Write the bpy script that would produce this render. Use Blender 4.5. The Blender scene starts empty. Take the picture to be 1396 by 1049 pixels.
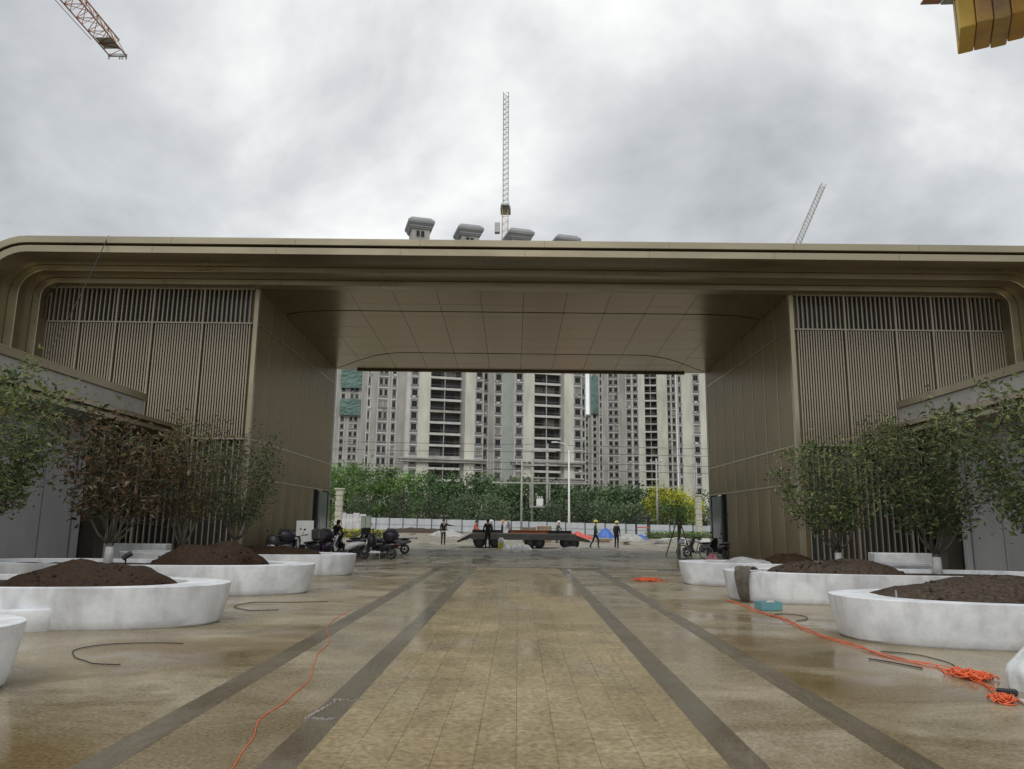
import bpy, math, random
from mathutils import Vector, Matrix, Quaternion

# ------------------------------------------------------------------ camera, sky, sun, exposure
scene = bpy.context.scene
COL = scene.collection
R = math.radians
RND = random.Random(7)

cam_data = bpy.data.cameras.new('camera')
cam = bpy.data.objects.new('camera', cam_data)
COL.objects.link(cam)
scene.camera = cam
cam_data.sensor_fit = 'HORIZONTAL'
cam_data.sensor_width = 36.0
cam_data.lens = 36.0 * 1030.0 / 1396.0
cam_data.clip_start = 0.1
cam_data.clip_end = 6000
cam.matrix_world = (Matrix.Translation((0, 0, 1.65)) @ Matrix.Rotation(0.0105, 4, 'Z')
                    @ Matrix.Rotation(R(90 + 10.3), 4, 'X') @ Matrix.Rotation(0.012, 4, 'Z'))

SUN_EL, SUN_AZ = R(48), R(195)      # azimuth from +Y towards +X
world = bpy.data.worlds.new('World')
scene.world = world
world.use_nodes = True
nt = world.node_tree
nt.nodes.clear()
N = nt.nodes.new
L = nt.links.new
out = N('ShaderNodeOutputWorld')
bg = N('ShaderNodeBackground')
bg.inputs['Strength'].default_value = 0.1
sky = N('ShaderNodeTexSky')
sky.sky_type = 'NISHITA'
sky.sun_disc = False
sky.sun_elevation = SUN_EL
sky.sun_rotation = SUN_AZ
# overcast: a cloud layer at one height above the place, all round
tc = N('ShaderNodeTexCoord')
sep = N('ShaderNodeSeparateXYZ')
L(tc.outputs['Generated'], sep.inputs[0])
zc = N('ShaderNodeMath'); zc.operation = 'ABSOLUTE'; L(sep.outputs['Z'], zc.inputs[0])
zo = N('ShaderNodeMath'); zo.operation = 'ADD'; zo.inputs[1].default_value = 0.5; L(zc.outputs[0], zo.inputs[0])
dx = N('ShaderNodeMath'); dx.operation = 'DIVIDE'; L(sep.outputs['X'], dx.inputs[0]); L(zo.outputs[0], dx.inputs[1])
dy = N('ShaderNodeMath'); dy.operation = 'DIVIDE'; L(sep.outputs['Y'], dy.inputs[0]); L(zo.outputs[0], dy.inputs[1])
cmb = N('ShaderNodeCombineXYZ'); L(dx.outputs[0], cmb.inputs[0]); L(dy.outputs[0], cmb.inputs[1])
cmb.inputs[2].default_value = 3.1
n1 = N('ShaderNodeTexNoise'); n1.inputs['Scale'].default_value = 1.75; n1.inputs['Detail'].default_value = 6
n1.inputs['Roughness'].default_value = 0.56; n1.inputs['Distortion'].default_value = 0.2
mp = N('ShaderNodeMapping'); mp.inputs['Location'].default_value = (4.66, 4.62, 0); L(cmb.outputs[0], mp.inputs[0]); L(mp.outputs[0], n1.inputs['Vector'])
cr = N('ShaderNodeValToRGB')
e = cr.color_ramp.elements
e[0].position = 0.34; e[0].color = (0.44, 0.458, 0.475, 1)
e[1].position = 0.62; e[1].color = (1.0, 1.01, 0.985, 1)
m_ = cr.color_ramp.elements.new(0.48); m_.color = (0.645, 0.665, 0.68, 1)
L(n1.outputs['Fac'], cr.inputs[0])
sc_ = N('ShaderNodeVectorMath'); sc_.operation = 'SCALE'; sc_.inputs['Scale'].default_value = 9.8
L(cr.outputs[0], sc_.inputs[0])
mix = N('ShaderNodeMixRGB'); mix.inputs[0].default_value = 0.93
L(sky.outputs[0], mix.inputs[1]); L(sc_.outputs[0], mix.inputs[2])
L(mix.outputs[0], bg.inputs['Color']); L(bg.outputs[0], out.inputs[0])

sun_d = bpy.data.lights.new('sun', 'SUN')
sun_d.energy = 1.1
sun_d.angle = R(25)
sun_d.color = (1.0, 0.97, 0.92)
sun = bpy.data.objects.new('sun', sun_d)
COL.objects.link(sun)
sd = Vector((math.sin(SUN_AZ) * math.cos(SUN_EL), math.cos(SUN_AZ) * math.cos(SUN_EL), math.sin(SUN_EL)))
sun.rotation_euler = sd.to_track_quat('Z', 'Y').to_euler()
sun.location = (0, 0, 60)

scene.view_settings.view_transform = 'Standard'
scene.view_settings.look = 'None'
scene.view_settings.gamma = 1
scene.view_settings.exposure = 0.18
scene.view_settings.use_curve_mapping = False
scene.cycles.use_denoising = True
scene.cycles.max_bounces = 8

# ------------------------------------------------------------------ helpers
def new_mat(name):
    m = bpy.data.materials.new(name)
    m.use_nodes = True
    return m, m.node_tree, m.node_tree.nodes['Principled BSDF']

def mat(name, c, rough=0.6, metal=0.0, var=0.15, scale=4.0, bump=0.0, bscale=30.0, stretch=(1, 1, 1), c2=None, rvar=0.0, spec=None, detail=5):
    """Principled with a two-colour noise, optional bump; object coordinates."""
    m, t, b = new_mat(name)
    b.inputs['Roughness'].default_value = rough
    b.inputs['Metallic'].default_value = metal
    if spec is not None:
        b.inputs['Specular IOR Level'].default_value = spec
    co = t.nodes.new('ShaderNodeTexCoord')
    ma = t.nodes.new('ShaderNodeMapping'); ma.inputs['Scale'].default_value = stretch
    t.links.new(co.outputs['Object'], ma.inputs[0])
    nz = t.nodes.new('ShaderNodeTexNoise'); nz.inputs['Scale'].default_value = scale; nz.inputs['Detail'].default_value = detail
    nz.inputs['Roughness'].default_value = 0.6
    t.links.new(ma.outputs[0], nz.inputs['Vector'])
    if c2 is None:
        a = tuple(x * (1 - var) for x in c); d = tuple(min(1, x * (1 + var)) for x in c)
    else:
        a, d = c, c2
    rp = t.nodes.new('ShaderNodeValToRGB')
    rp.color_ramp.elements[0].position = 0.32; rp.color_ramp.elements[0].color = (*a, 1)
    rp.color_ramp.elements[1].position = 0.68; rp.color_ramp.elements[1].color = (*d, 1)
    t.links.new(nz.outputs['Fac'], rp.inputs[0])
    t.links.new(rp.outputs[0], b.inputs['Base Color'])
    if rvar:
        mr = t.nodes.new('ShaderNodeMapRange')
        mr.inputs['To Min'].default_value = max(0.03, rough - rvar); mr.inputs['To Max'].default_value = min(1, rough + rvar)
        mr.inputs['From Min'].default_value = 0.3; mr.inputs['From Max'].default_value = 0.7
        t.links.new(nz.outputs['Fac'], mr.inputs[0]); t.links.new(mr.outputs[0], b.inputs['Roughness'])
    if bump:
        nb = t.nodes.new('ShaderNodeTexNoise'); nb.inputs['Scale'].default_value = bscale; nb.inputs['Detail'].default_value = 4
        t.links.new(ma.outputs[0], nb.inputs['Vector'])
        bp = t.nodes.new('ShaderNodeBump'); bp.inputs['Strength'].default_value = bump; bp.inputs['Distance'].default_value = 0.03
        t.links.new(nb.outputs['Fac'], bp.inputs['Height']); t.links.new(bp.outputs[0], b.inputs['Normal'])
    return m

def leaf_mat(name, cols, trans=0.25):
    m, t, b = new_mat(name)
    g = t.nodes.new('ShaderNodeNewGeometry')
    rp = t.nodes.new('ShaderNodeValToRGB')
    els = rp.color_ramp.elements
    while len(els) < len(cols):
        els.new(0.5)
    for i, c in enumerate(cols):
        els[i].position = i / (len(cols) - 1); els[i].color = (*c, 1)
    t.links.new(g.outputs['Random Per Island'], rp.inputs[0])
    oi = t.nodes.new('ShaderNodeObjectInfo')
    mr = t.nodes.new('ShaderNodeMapRange'); mr.inputs['To Min'].default_value = 0.72; mr.inputs['To Max'].default_value = 1.28
    t.links.new(oi.outputs['Random'], mr.inputs[0])
    vm = t.nodes.new('ShaderNodeVectorMath'); vm.operation = 'SCALE'
    t.links.new(rp.outputs[0], vm.inputs[0]); t.links.new(mr.outputs[0], vm.inputs['Scale'])
    t.links.new(vm.outputs[0], b.inputs['Base Color'])
    b.inputs['Roughness'].default_value = 0.5
    tr = t.nodes.new('ShaderNodeBsdfTranslucent'); t.links.new(vm.outputs[0], tr.inputs[0])
    mx = t.nodes.new('ShaderNodeMixShader'); mx.inputs[0].default_value = trans
    o = t.nodes['Material Output']
    t.links.new(b.outputs[0], mx.inputs[1]); t.links.new(tr.outputs[0], mx.inputs[2]); t.links.new(mx.outputs[0], o.inputs[0])
    return m

class MB:
    def __init__(s):
        s.v = []; s.f = []; s.m = []
    def box(s, x0, x1, y0, y1, z0, z1, mi=0):
        b = len(s.v)
        s.v += [(x0, y0, z0), (x1, y0, z0), (x1, y1, z0), (x0, y1, z0), (x0, y0, z1), (x1, y0, z1), (x1, y1, z1), (x0, y1, z1)]
        for q in ((0, 3, 2, 1), (4, 5, 6, 7), (0, 1, 5, 4), (1, 2, 6, 5), (2, 3, 7, 6), (3, 0, 4, 7)):
            s.f.append(tuple(b + i for i in q)); s.m.append(mi)
        return s
    def bbox(s, x0, x1, y0, y1, z0, z1, c=0.01, mi=0):
        """box with chamfered edges: loft of inset rings along z"""
        def ring(i, z):
            return [(x0 + i, y0, z), (x1 - i, y0, z), (x1, y0 + i, z), (x1, y1 - i, z), (x1 - i, y1, z), (x0 + i, y1, z), (x0, y1 - i, z), (x0, y0 + i, z)]
        def ring2(z):
            return [(x0 + c, y0 + c, z), (x1 - c, y0 + c, z), (x1 - c, y0 + c, z), (x1 - c, y1 - c, z), (x1 - c, y1 - c, z), (x0 + c, y1 - c, z), (x0 + c, y1 - c, z), (x0 + c, y0 + c, z)]
        def r3(z):
            k = c
            return [(x0 + 1.4 * k, y0 + k, z), (x1 - 1.4 * k, y0 + k, z), (x1 - k, y0 + 1.4 * k, z), (x1 - k, y1 - 1.4 * k, z), (x1 - 1.4 * k, y1 - k, z), (x0 + 1.4 * k, y1 - k, z), (x0 + k, y1 - 1.4 * k, z), (x0 + k, y0 + 1.4 * k, z)]
        return s.loft([r3(z0), ring(c, z0 + c), ring(c, z1 - c), r3(z1)], closed=True, caps=True, mi=mi)
    def face(s, pts, mi=0):
        b = len(s.v); s.v += [tuple(p) for p in pts]; s.f.append(tuple(range(b, b + len(pts)))); s.m.append(mi); return s
    def loft(s, rings, closed=True, caps=False, mi=0):
        b = len(s.v); n = len(rings[0])
        for r in rings:
            s.v += [tuple(p) for p in r]
        for i in range(len(rings) - 1):
            for j in range(n if closed else n - 1):
                k = (j + 1) % n
                s.f.append((b + i * n + j, b + i * n + k, b + (i + 1) * n + k, b + (i + 1) * n + j)); s.m.append(mi)
        if caps:
            s.f.append(tuple(b + j for j in reversed(range(n)))); s.m.append(mi)
            e = b + (len(rings) - 1) * n
            s.f.append(tuple(e + j for j in range(n))); s.m.append(mi)
        return s
    def tube(s, pts, r, n=6, mi=0, caps=True):
        pts = [Vector(p) for p in pts]
        rr = r if isinstance(r, (list, tuple)) else [r] * len(pts)
        rings = []; up = None
        for i, p in enumerate(pts):
            d = (pts[min(i + 1, len(pts) - 1)] - pts[max(i - 1, 0)])
            d = d.normalized() if d.length > 1e-9 else Vector((0, 0, 1))
            if up is None:
                up = d.orthogonal().normalized()
            else:
                up = (up - d * up.dot(d))
                up = up.normalized() if up.length > 1e-6 else d.orthogonal().normalized()
            w = d.cross(up)
            rings.append([p + (up * math.cos(2 * math.pi * k / n) + w * math.sin(2 * math.pi * k / n)) * rr[i] for k in range(n)])
        return s.loft(rings, True, caps, mi)
    def bar(s, a, b, w, mi=0):
        return s.tube([a, b], w, 4, mi)
    def disc_ring(s, c, r0, r1, axis='Y', th=0.02, n=20, mi=0):
        c = Vector(c); rings = []
        for rr, t in ((r0, -th), (r1, -th), (r1, th), (r0, th), (r0, -th)):
            g = []
            for k in range(n):
                a = 2 * math.pi * k / n
                if axis == 'Y': g.append(c + Vector((rr * math.cos(a), t, rr * math.sin(a))))
                elif axis == 'X': g.append(c + Vector((t, rr * math.cos(a), rr * math.sin(a))))
                else: g.append(c + Vector((rr * math.cos(a), rr * math.sin(a), t)))
            rings.append(g)
        return s.loft(rings, True, False, mi)
    def torus(s, c, r, q, axis='Y', n=20, k=8, mi=0):
        c = Vector(c); pts = []
        rings = []
        for i in range(n + 1):
            a = 2 * math.pi * i / n
            ring = []
            for j in range(k):
                b = 2 * math.pi * j / k
                rr = r + q * math.cos(b); t = q * math.sin(b)
                ring.append(c + (Vector((rr * math.cos(a), t, rr * math.sin(a))) if axis == 'Y' else Vector((rr * math.cos(a), rr * math.sin(a), t))))
            rings.append(ring)
        return s.loft(rings, True, False, mi)
    def ball(s, c, rx, ry, rz, n=12, k=8, mi=0, jit=0, rnd=None):
        rings = []
        for i in range(1, k):
            a = math.pi * i / k - math.pi / 2
            rings.append([(c[0] + rx * math.cos(a) * math.cos(2 * math.pi * j / n) * (1 + (rnd.uniform(-jit, jit) if jit else 0)),
                           c[1] + ry * math.cos(a) * math.sin(2 * math.pi * j / n) * (1 + (rnd.uniform(-jit, jit) if jit else 0)),
                           c[2] + rz * math.sin(a)) for j in range(n)])
        return s.loft(rings, True, True, mi)
    def data(s, name, mats, smooth=False):
        me = bpy.data.meshes.new(name)
        me.from_pydata([tuple(p) for p in s.v], [], s.f)
        for m in (mats if isinstance(mats, (list, tuple)) else [mats]):
            me.materials.append(m)
        if any(s.m):
            me.polygons.foreach_set('material_index', s.m)
        if smooth:
            me.polygons.foreach_set('use_smooth', [True] * len(me.polygons))
        me.update()
        return me
    def build(s, name, mats, parent=None, loc=(0, 0, 0), rotz=0, smooth=False):
        return link(name, s.data(name, mats, smooth), parent, loc, rotz)

def link(name, data, parent=None, loc=(0, 0, 0), rotz=0):
    o = bpy.data.objects.new(name, data)
    COL.objects.link(o)
    o.location = loc
    o.rotation_euler = (0, 0, rotz)
    if parent is not None:
        o.parent = parent
    return o

def tag(o, label=None, cat=None, group=None, kind=None):
    if label: o['label'] = label
    if cat: o['category'] = cat
    if group: o['group'] = group
    if kind: o['kind'] = kind
    return o

def thing(name, label, cat, loc=(0, 0, 0), rotz=0, group=None):
    return tag(link(name, None, None, loc, rotz), label, cat, group)

def autosmooth(o, ang=35):
    me = o.data
    me.polygons.foreach_set('use_smooth', [True] * len(me.polygons))
    try:
        me.set_sharp_from_angle(angle=R(ang))
    except Exception:
        pass
    return o

# ------------------------------------------------------------------ materials
M = {}
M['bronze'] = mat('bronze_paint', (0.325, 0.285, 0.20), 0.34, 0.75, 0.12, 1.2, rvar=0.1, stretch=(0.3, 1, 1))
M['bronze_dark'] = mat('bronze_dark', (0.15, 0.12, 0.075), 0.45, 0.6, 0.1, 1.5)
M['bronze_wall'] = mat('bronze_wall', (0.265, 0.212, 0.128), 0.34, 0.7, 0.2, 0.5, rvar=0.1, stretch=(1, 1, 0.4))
M['soffit'] = mat('soffit_metal', (0.285, 0.24, 0.152), 0.24, 0.92, 0.12, 0.6, rvar=0.05)
M['slat'] = mat('slat_metal', (0.33, 0.285, 0.22), 0.4, 0.5, 0.08, 1.0)
M['backing'] = mat('louvre_backing', (0.07, 0.052, 0.036), 0.6, 0.2, 0.12, 1.0)
M['darkglass'] = mat('dark_glass', (0.02, 0.023, 0.026), 0.12, 0.0, 0.1, 1.0, spec=0.6)
M['black'] = mat('black', (0.012, 0.012, 0.013), 0.7, 0, 0.2, 5)
M['greyglass'] = mat('grey_glass', (0.2, 0.22, 0.22), 0.15, 0.0, 0.1, 1.0)
M['fascia'] = mat('fascia_stone', (0.37, 0.35, 0.325), 0.55, 0, 0.12, 1.2, bump=0.1)
M['wallgrey'] = mat('grey_wall_panel', (0.40, 0.405, 0.42), 0.5, 0, 0.12, 0.9, stretch=(1, 1, 0.4))
M['plaster'] = None
M['soil'] = mat('wet_soil', (0.014, 0.0095, 0.006), 0.62, 0, 0.2, 14, bump=1.0, bscale=30, c2=(0.060, 0.034, 0.019), rvar=0.2, detail=10, spec=0.15)
M['soil2'] = mat('stony_soil', (0.016, 0.012, 0.009), 0.6, 0, 0.2, 16, bump=1.0, bscale=26, c2=(0.10, 0.072, 0.052), rvar=0.2, detail=10, spec=0.15)
M['bark'] = mat('bark', (0.14, 0.12, 0.095), 0.8, 0, 0.3, 8, bump=0.5)
M['wrap'] = mat('trunk_wrap', (0.55, 0.55, 0.54), 0.7, 0, 0.12, 8, bump=0.3)
M['steel'] = mat('grey_steel', (0.32, 0.33, 0.34), 0.45, 0.5, 0.15, 3)
M['white'] = mat('white_paint', (0.72, 0.72, 0.71), 0.4, 0, 0.06, 3)
M['plasticbag'] = mat('white_plastic', (0.66, 0.69, 0.70), 0.3, 0, 0.1, 5, bump=0.4, bscale=9)
M['orange'] = mat('orange_cable', (0.72, 0.12, 0.035), 0.45, 0, 0.12, 20)
M['hose'] = mat('black_rubber', (0.02, 0.02, 0.022), 0.5, 0, 0.3, 20)
M['teal'] = mat('teal_plastic', (0.13, 0.30, 0.34), 0.45, 0, 0.1, 5)
M['cloth'] = mat('wet_sacking', (0.10, 0.088, 0.07), 0.8, 0, 0.3, 12, bump=0.6, bscale=20)
M['redpaint'] = mat('red_tarp', (0.55, 0.10, 0.07), 0.55, 0, 0.2, 3)
M['bluetarp'] = mat('blue_tarp', (0.04, 0.13, 0.45), 0.45, 0, 0.15, 3)
M['rubble'] = mat('pale_rubble', (0.36, 0.35, 0.33), 0.85, 0, 0.3, 3, bump=0.6)
M['yellow'] = mat('yellow_concrete', (0.62, 0.38, 0.05), 0.6, 0, 0.25, 1.2)
M['rust'] = mat('rust_orange', (0.42, 0.13, 0.035), 0.6, 0, 0.3, 2)
M['cranewhite'] = mat('crane_grey', (0.42, 0.42, 0.41), 0.5, 0.1, 0.1, 2)
M['craneyellow'] = mat('crane_yellow', (0.46, 0.36, 0.20), 0.5, 0.1, 0.1, 2)
M['cranered'] = mat('crane_red', (0.34, 0.16, 0.10), 0.55, 0.1, 0.25, 0.6)

# paving: tan wet concrete with rusty stains, the joints and gloss of standing water
def paving_mat(name, c1, c2, stain, rough, stain_amt=0.5, seed=0.0, grain=60.0, stretch=(1, 0.45, 1), vary=0.0):
    m, t, b = new_mat(name)
    Nn = t.nodes.new; Lk = t.links.new
    co = Nn('ShaderNodeTexCoord')
    g = Nn('ShaderNodeNewGeometry')
    ma = Nn('ShaderNodeMapping'); ma.inputs['Location'].default_value = (seed, seed * 0.7, 0); ma.inputs['Scale'].default_value = stretch
    Lk(g.outputs['Position'], ma.inputs[0])
    a = Nn('ShaderNodeTexNoise'); a.inputs['Scale'].default_value = 0.75; a.inputs['Detail'].default_value = 10; a.inputs['Roughness'].default_value = 0.72; a.inputs['Distortion'].default_value = 0.5
    Lk(ma.outputs[0], a.inputs['Vector'])
    r1 = Nn('ShaderNodeValToRGB'); r1.color_ramp.elements[0].position = 0.36; r1.color_ramp.elements[0].color = (*c1, 1)
    r1.color_ramp.elements[1].position = 0.64; r1.color_ramp.elements[1].color = (*c2, 1); Lk(a.outputs['Fac'], r1.inputs[0])
    s = Nn('ShaderNodeTexNoise'); s.inputs['Scale'].default_value = 0.32; s.inputs['Detail'].default_value = 9; s.inputs['Distortion'].default_value = 1.2
    ms = Nn('ShaderNodeMapping'); ms.inputs['Location'].default_value = (9 + seed, 3, 0); ms.inputs['Scale'].default_value = (0.8, 1.2, 1); Lk(g.outputs['Position'], ms.inputs[0]); Lk(ms.outputs[0], s.inputs['Vector'])
    rs = Nn('ShaderNodeValToRGB'); rs.color_ramp.elements[0].position = 0.46; rs.color_ramp.elements[1].position = 0.60
    rs.color_ramp.elements[0].color = (0, 0, 0, 1); rs.color_ramp.elements[1].color = (stain_amt,) * 3 + (1,)
    Lk(s.outputs['Fac'], rs.inputs[0])
    mx = Nn('ShaderNodeMixRGB'); Lk(rs.outputs[0], mx.inputs[0]); Lk(r1.outputs[0], mx.inputs[1]); mx.inputs[2].default_value = (*stain, 1)
    f = Nn('ShaderNodeTexNoise'); f.inputs['Scale'].default_value = grain; f.inputs['Detail'].default_value = 3; Lk(g.outputs['Position'], f.inputs['Vector'])
    rf = Nn('ShaderNodeMapRange'); rf.inputs['From Min'].default_value = 0.25; rf.inputs['From Max'].default_value = 0.75; rf.inputs['To Min'].default_value = 0.6; rf.inputs['To Max'].default_value = 1.4
    Lk(f.outputs['Fac'], rf.inputs[0])
    mu = Nn('ShaderNodeVectorMath'); mu.operation = 'SCALE'; Lk(mx.outputs[0], mu.inputs[0]); Lk(rf.outputs[0], mu.inputs['Scale'])
    last = mu
    if vary:
        oi = Nn('ShaderNodeObjectInfo')
        rv = Nn('ShaderNodeMapRange'); rv.inputs['To Min'].default_value = 1 - vary; rv.inputs['To Max'].default_value = 1 + vary
        Lk(oi.outputs['Random'], rv.inputs[0])
        m2 = Nn('ShaderNodeVectorMath'); m2.operation = 'SCALE'; Lk(mu.outputs[0], m2.inputs[0]); Lk(rv.outputs[0], m2.inputs['Scale']); last = m2
    Lk(last.outputs[0], b.inputs['Base Color'])
    w = Nn('ShaderNodeMapRange'); w.inputs['From Min'].default_value = 0.38; w.inputs['From Max'].default_value = 0.62
    w.inputs['To Min'].default_value = max(0.06, rough - 0.22); w.inputs['To Max'].default_value = rough + 0.14
    Lk(a.outputs['Fac'], w.inputs[0])
    pd_ = Nn('ShaderNodeTexNoise'); pd_.inputs['Scale'].default_value = 0.5; pd_.inputs['Detail'].default_value = 5; pd_.inputs['Distortion'].default_value = 0.8
    mpd = Nn('ShaderNodeMapping'); mpd.inputs['Location'].default_value = (31, 17 + seed, 0); mpd.inputs['Scale'].default_value = (1.2, 0.6, 1); Lk(g.outputs['Position'], mpd.inputs[0]); Lk(mpd.outputs[0], pd_.inputs['Vector'])
    pr = Nn('ShaderNodeMapRange'); pr.inputs['From Min'].default_value = 0.52; pr.inputs['From Max'].default_value = 0.62; pr.inputs['To Min'].default_value = 1.0; pr.inputs['To Max'].default_value = 0.42
    Lk(pd_.outputs['Fac'], pr.inputs[0])
    rm2 = Nn('ShaderNodeMath'); rm2.operation = 'MULTIPLY'; Lk(w.outputs[0], rm2.inputs[0]); Lk(pr.outputs[0], rm2.inputs[1]); Lk(rm2.outputs[0], b.inputs['Roughness'])
    bp = Nn('ShaderNodeBump'); bp.inputs['Strength'].default_value = 0.18; bp.inputs['Distance'].default_value = 0.006
    Lk(f.outputs['Fac'], bp.inputs['Height']); Lk(bp.outputs[0], b.inputs['Normal'])
    return m
M['pave'] = paving_mat('paving_side', (0.185, 0.146, 0.084), (0.345, 0.295, 0.205), (0.15, 0.10, 0.038), 0.36, 0.8, 0.0, 30.0, (0.55, 1.0, 1))
M['tile'] = paving_mat('paving_tile', (0.235, 0.178, 0.092), (0.34, 0.272, 0.162), (0.185, 0.137, 0.065), 0.38, 0.5, 4.0, 20.0, vary=0.07)
M['lane'] = paving_mat('paving_lane', (0.205, 0.166, 0.104), (0.315, 0.265, 0.185), (0.17, 0.127, 0.066), 0.28, 0.5, 7.0, 30.0, (0.7, 1.0, 1))
M['band'] = paving_mat('paving_band', (0.10, 0.082, 0.055), (0.15, 0.125, 0.088), (0.085, 0.066, 0.04), 0.34, 0.4, 2.0)
def plaster_mat():
    m, t, b = new_mat('white_plaster')
    Nn = t.nodes.new; Lk = t.links.new
    g = Nn('ShaderNodeNewGeometry'); sp = Nn('ShaderNodeSeparateXYZ'); Lk(g.outputs['Position'], sp.inputs[0])
    n = Nn('ShaderNodeTexNoise'); n.inputs['Scale'].default_value = 1.3; n.inputs['Detail'].default_value = 9; n.inputs['Roughness'].default_value = 0.65; Lk(g.outputs['Position'], n.inputs['Vector'])
    r = Nn('ShaderNodeValToRGB'); r.color_ramp.elements[0].position = 0.35; r.color_ramp.elements[0].color = (0.56, 0.58, 0.615, 1); r.color_ramp.elements[1].position = 0.6; r.color_ramp.elements[1].color = (0.79, 0.81, 0.84, 1); Lk(n.outputs['Fac'], r.inputs[0])
    # rain streaks and scuffs: noise stretched upright
    mm = Nn('ShaderNodeMapping'); mm.inputs['Scale'].default_value = (3.2, 3.2, 1.1); Lk(g.outputs['Position'], mm.inputs[0])
    d = Nn('ShaderNodeTexNoise'); d.inputs['Scale'].default_value = 1.0; d.inputs['Detail'].default_value = 6; Lk(mm.outputs[0], d.inputs['Vector'])
    st = Nn('ShaderNodeMapRange'); st.inputs['From Min'].default_value = 0.5; st.inputs['From Max'].default_value = 0.8; st.inputs['To Max'].default_value = 0.55; Lk(d.outputs['Fac'], st.inputs[0])
    mx = Nn('ShaderNodeMixRGB'); Lk(st.outputs[0], mx.inputs[0]); Lk(r.outputs[0], mx.inputs[1]); mx.inputs[2].default_value = (0.26, 0.235, 0.20, 1)
    Lk(mx.outputs[0], b.inputs['Base Color']); b.inputs['Roughness'].default_value = 0.55
    n2 = Nn('ShaderNodeTexNoise'); n2.inputs['Scale'].default_value = 9; n2.inputs['Detail'].default_value = 6; Lk(g.outputs['Position'], n2.inputs['Vector'])
    bp = Nn('ShaderNodeBump'); bp.inputs['Strength'].default_value = 0.25; bp.inputs['Distance'].default_value = 0.02; Lk(n2.outputs['Fac'], bp.inputs['Height']); Lk(bp.outputs[0], b.inputs['Normal'])
    return m
M['plaster'] = plaster_mat()
M['joint'] = mat('joint_sand', (0.175, 0.135, 0.07), 0.8, 0, 0.2, 10)
M['asphalt'] = paving_mat('passage_paving', (0.19, 0.162, 0.115), (0.28, 0.24, 0.175), (0.13, 0.10, 0.06), 0.34, 0.5, 3.0)
M['plaza'] = paving_mat('plaza_concrete', (0.22, 0.195, 0.15), (0.33, 0.30, 0.245), (0.18, 0.15, 0.105), 0.5, 0.5, 5.0, 10.0)
M['earth'] = mat('earth', (0.12, 0.11, 0.07), 0.9, 0, 0.3, 0.05)

# ------------------------------------------------------------------ the setting: ground, paving
g_ = MB(); g_.face([(-2500, -800, -0.05), (2500, -800, -0.05), (2500, 4000, -0.05), (-2500, 4000, -0.05)])
tag(g_.build('ground', M['earth']), kind='structure')
p_ = MB().box(-34, -2.97, -14, 28.2, -0.04, 0).box(2.97, 34, -14, 28.2, -0.04, 0)
tag(p_.build('forecourt_pavement', M['pave']), kind='structure')
p_ = MB().box(-1.475, 1.475, -14, 28.2, -0.04, 0.0)
lane = tag(p_.build('paved_lane', M['joint']), kind='structure')
p_ = MB().box(-2.69, -1.75, -14, 28.2, -0.04, 0.002).box(1.75, 2.69, -14, 28.2, -0.04, 0.002)
tag(p_.build('side_lane_pavement', M['lane']), kind='structure')
for x0, x1 in ((-2.97, -2.69), (-1.75, -1.475), (1.475, 1.75), (2.69, 2.97)):
    tag(MB().box(x0, x1, -14, 28.2, -0.04, 0.004).build('dark_paving_band_pavement', M['band']), kind='structure')
tw, tlen = 2.95 / 10, 0.295
tile_data = [MB().bbox(0.0011, tw - 0.0011, 0.0011, tlen - 0.0011, -0.01, 0.009 + 0.0012 * k, 0.0018).data('tile', M['tile']) for k in range(3)]
rt = random.Random(3)
NEAR_ROWS = 30
for r in range(NEAR_ROWS):
    for c in range(10):
        link('tile', tile_data[rt.randrange(3)], lane, (-1.475 + c * tw, 4.4 + r * tlen, 0.0))
far_t = MB()
for y0, nr in ((4.4 - 36 * tlen, 36), (4.4 + NEAR_ROWS * tlen, 51)):
    for r in range(nr):
        for c in range(10):
            x, y = -1.475 + c * tw, y0 + r * tlen
            far_t.box(x + 0.0011, x + tw - 0.0011, y + 0.0011, min(28.19, y + tlen - 0.0011), -0.01, 0.009 + 0.0012 * rt.randrange(3))
tag(far_t.build('tile_remainder', M['tile'], lane), kind='stuff')
k_ = MB().bbox(-12, 12, 28.2, 28.5, -0.04, 0.02, 0.008)
tag(k_.build('kerb_strip_pavement', M['band']), kind='structure')
tag(MB().box(-34, 34, 28.5, 46, -0.04, 0.0).build('passage_pavement', M['asphalt']), kind='structure')
tag(MB().box(-60, 60, 46, 150, -0.04, 0.006).build('plaza_pavement', M['plaza']), kind='structure')
# dark floor strip before the plaza: shade beneath the gate put into its colour
tag(MB().box(-34, 34, 37.5, 44.5, -0.03, 0.004).build('shade_strip_pavement', paving_mat('wet_shade_strip', (0.10, 0.09, 0.075), (0.16, 0.145, 0.12), (0.08, 0.07, 0.05), 0.4, 0.5, 6.0)), kind='structure')
# chalked survey marks on the bands
mk = MB()
rc_ = random.Random(6)
for (xa, ya, xb, yb) in ((-1.76, 6.72, -1.5, 6.70), (-1.76, 6.72, -1.66, 7.35), (-1.68, 7.38, -1.42, 7.40)):
    for i in range(16):
        if rc_.random() < 0.2: continue
        u = i / 16; x = xa + (xb - xa) * u; y = ya + (yb - ya) * u; w = rc_.uniform(0.006, 0.016)
        mk.box(x - w, x + w, y - w, y + w * 1.6, 0.0045, 0.0165)
tag(mk.build('chalk_mark', mat('chalk', (0.27, 0.25, 0.22), 0.9, 0, 0.3, 12)), 'white chalk survey marks on the dark band left of the lane', 'marking')
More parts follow.
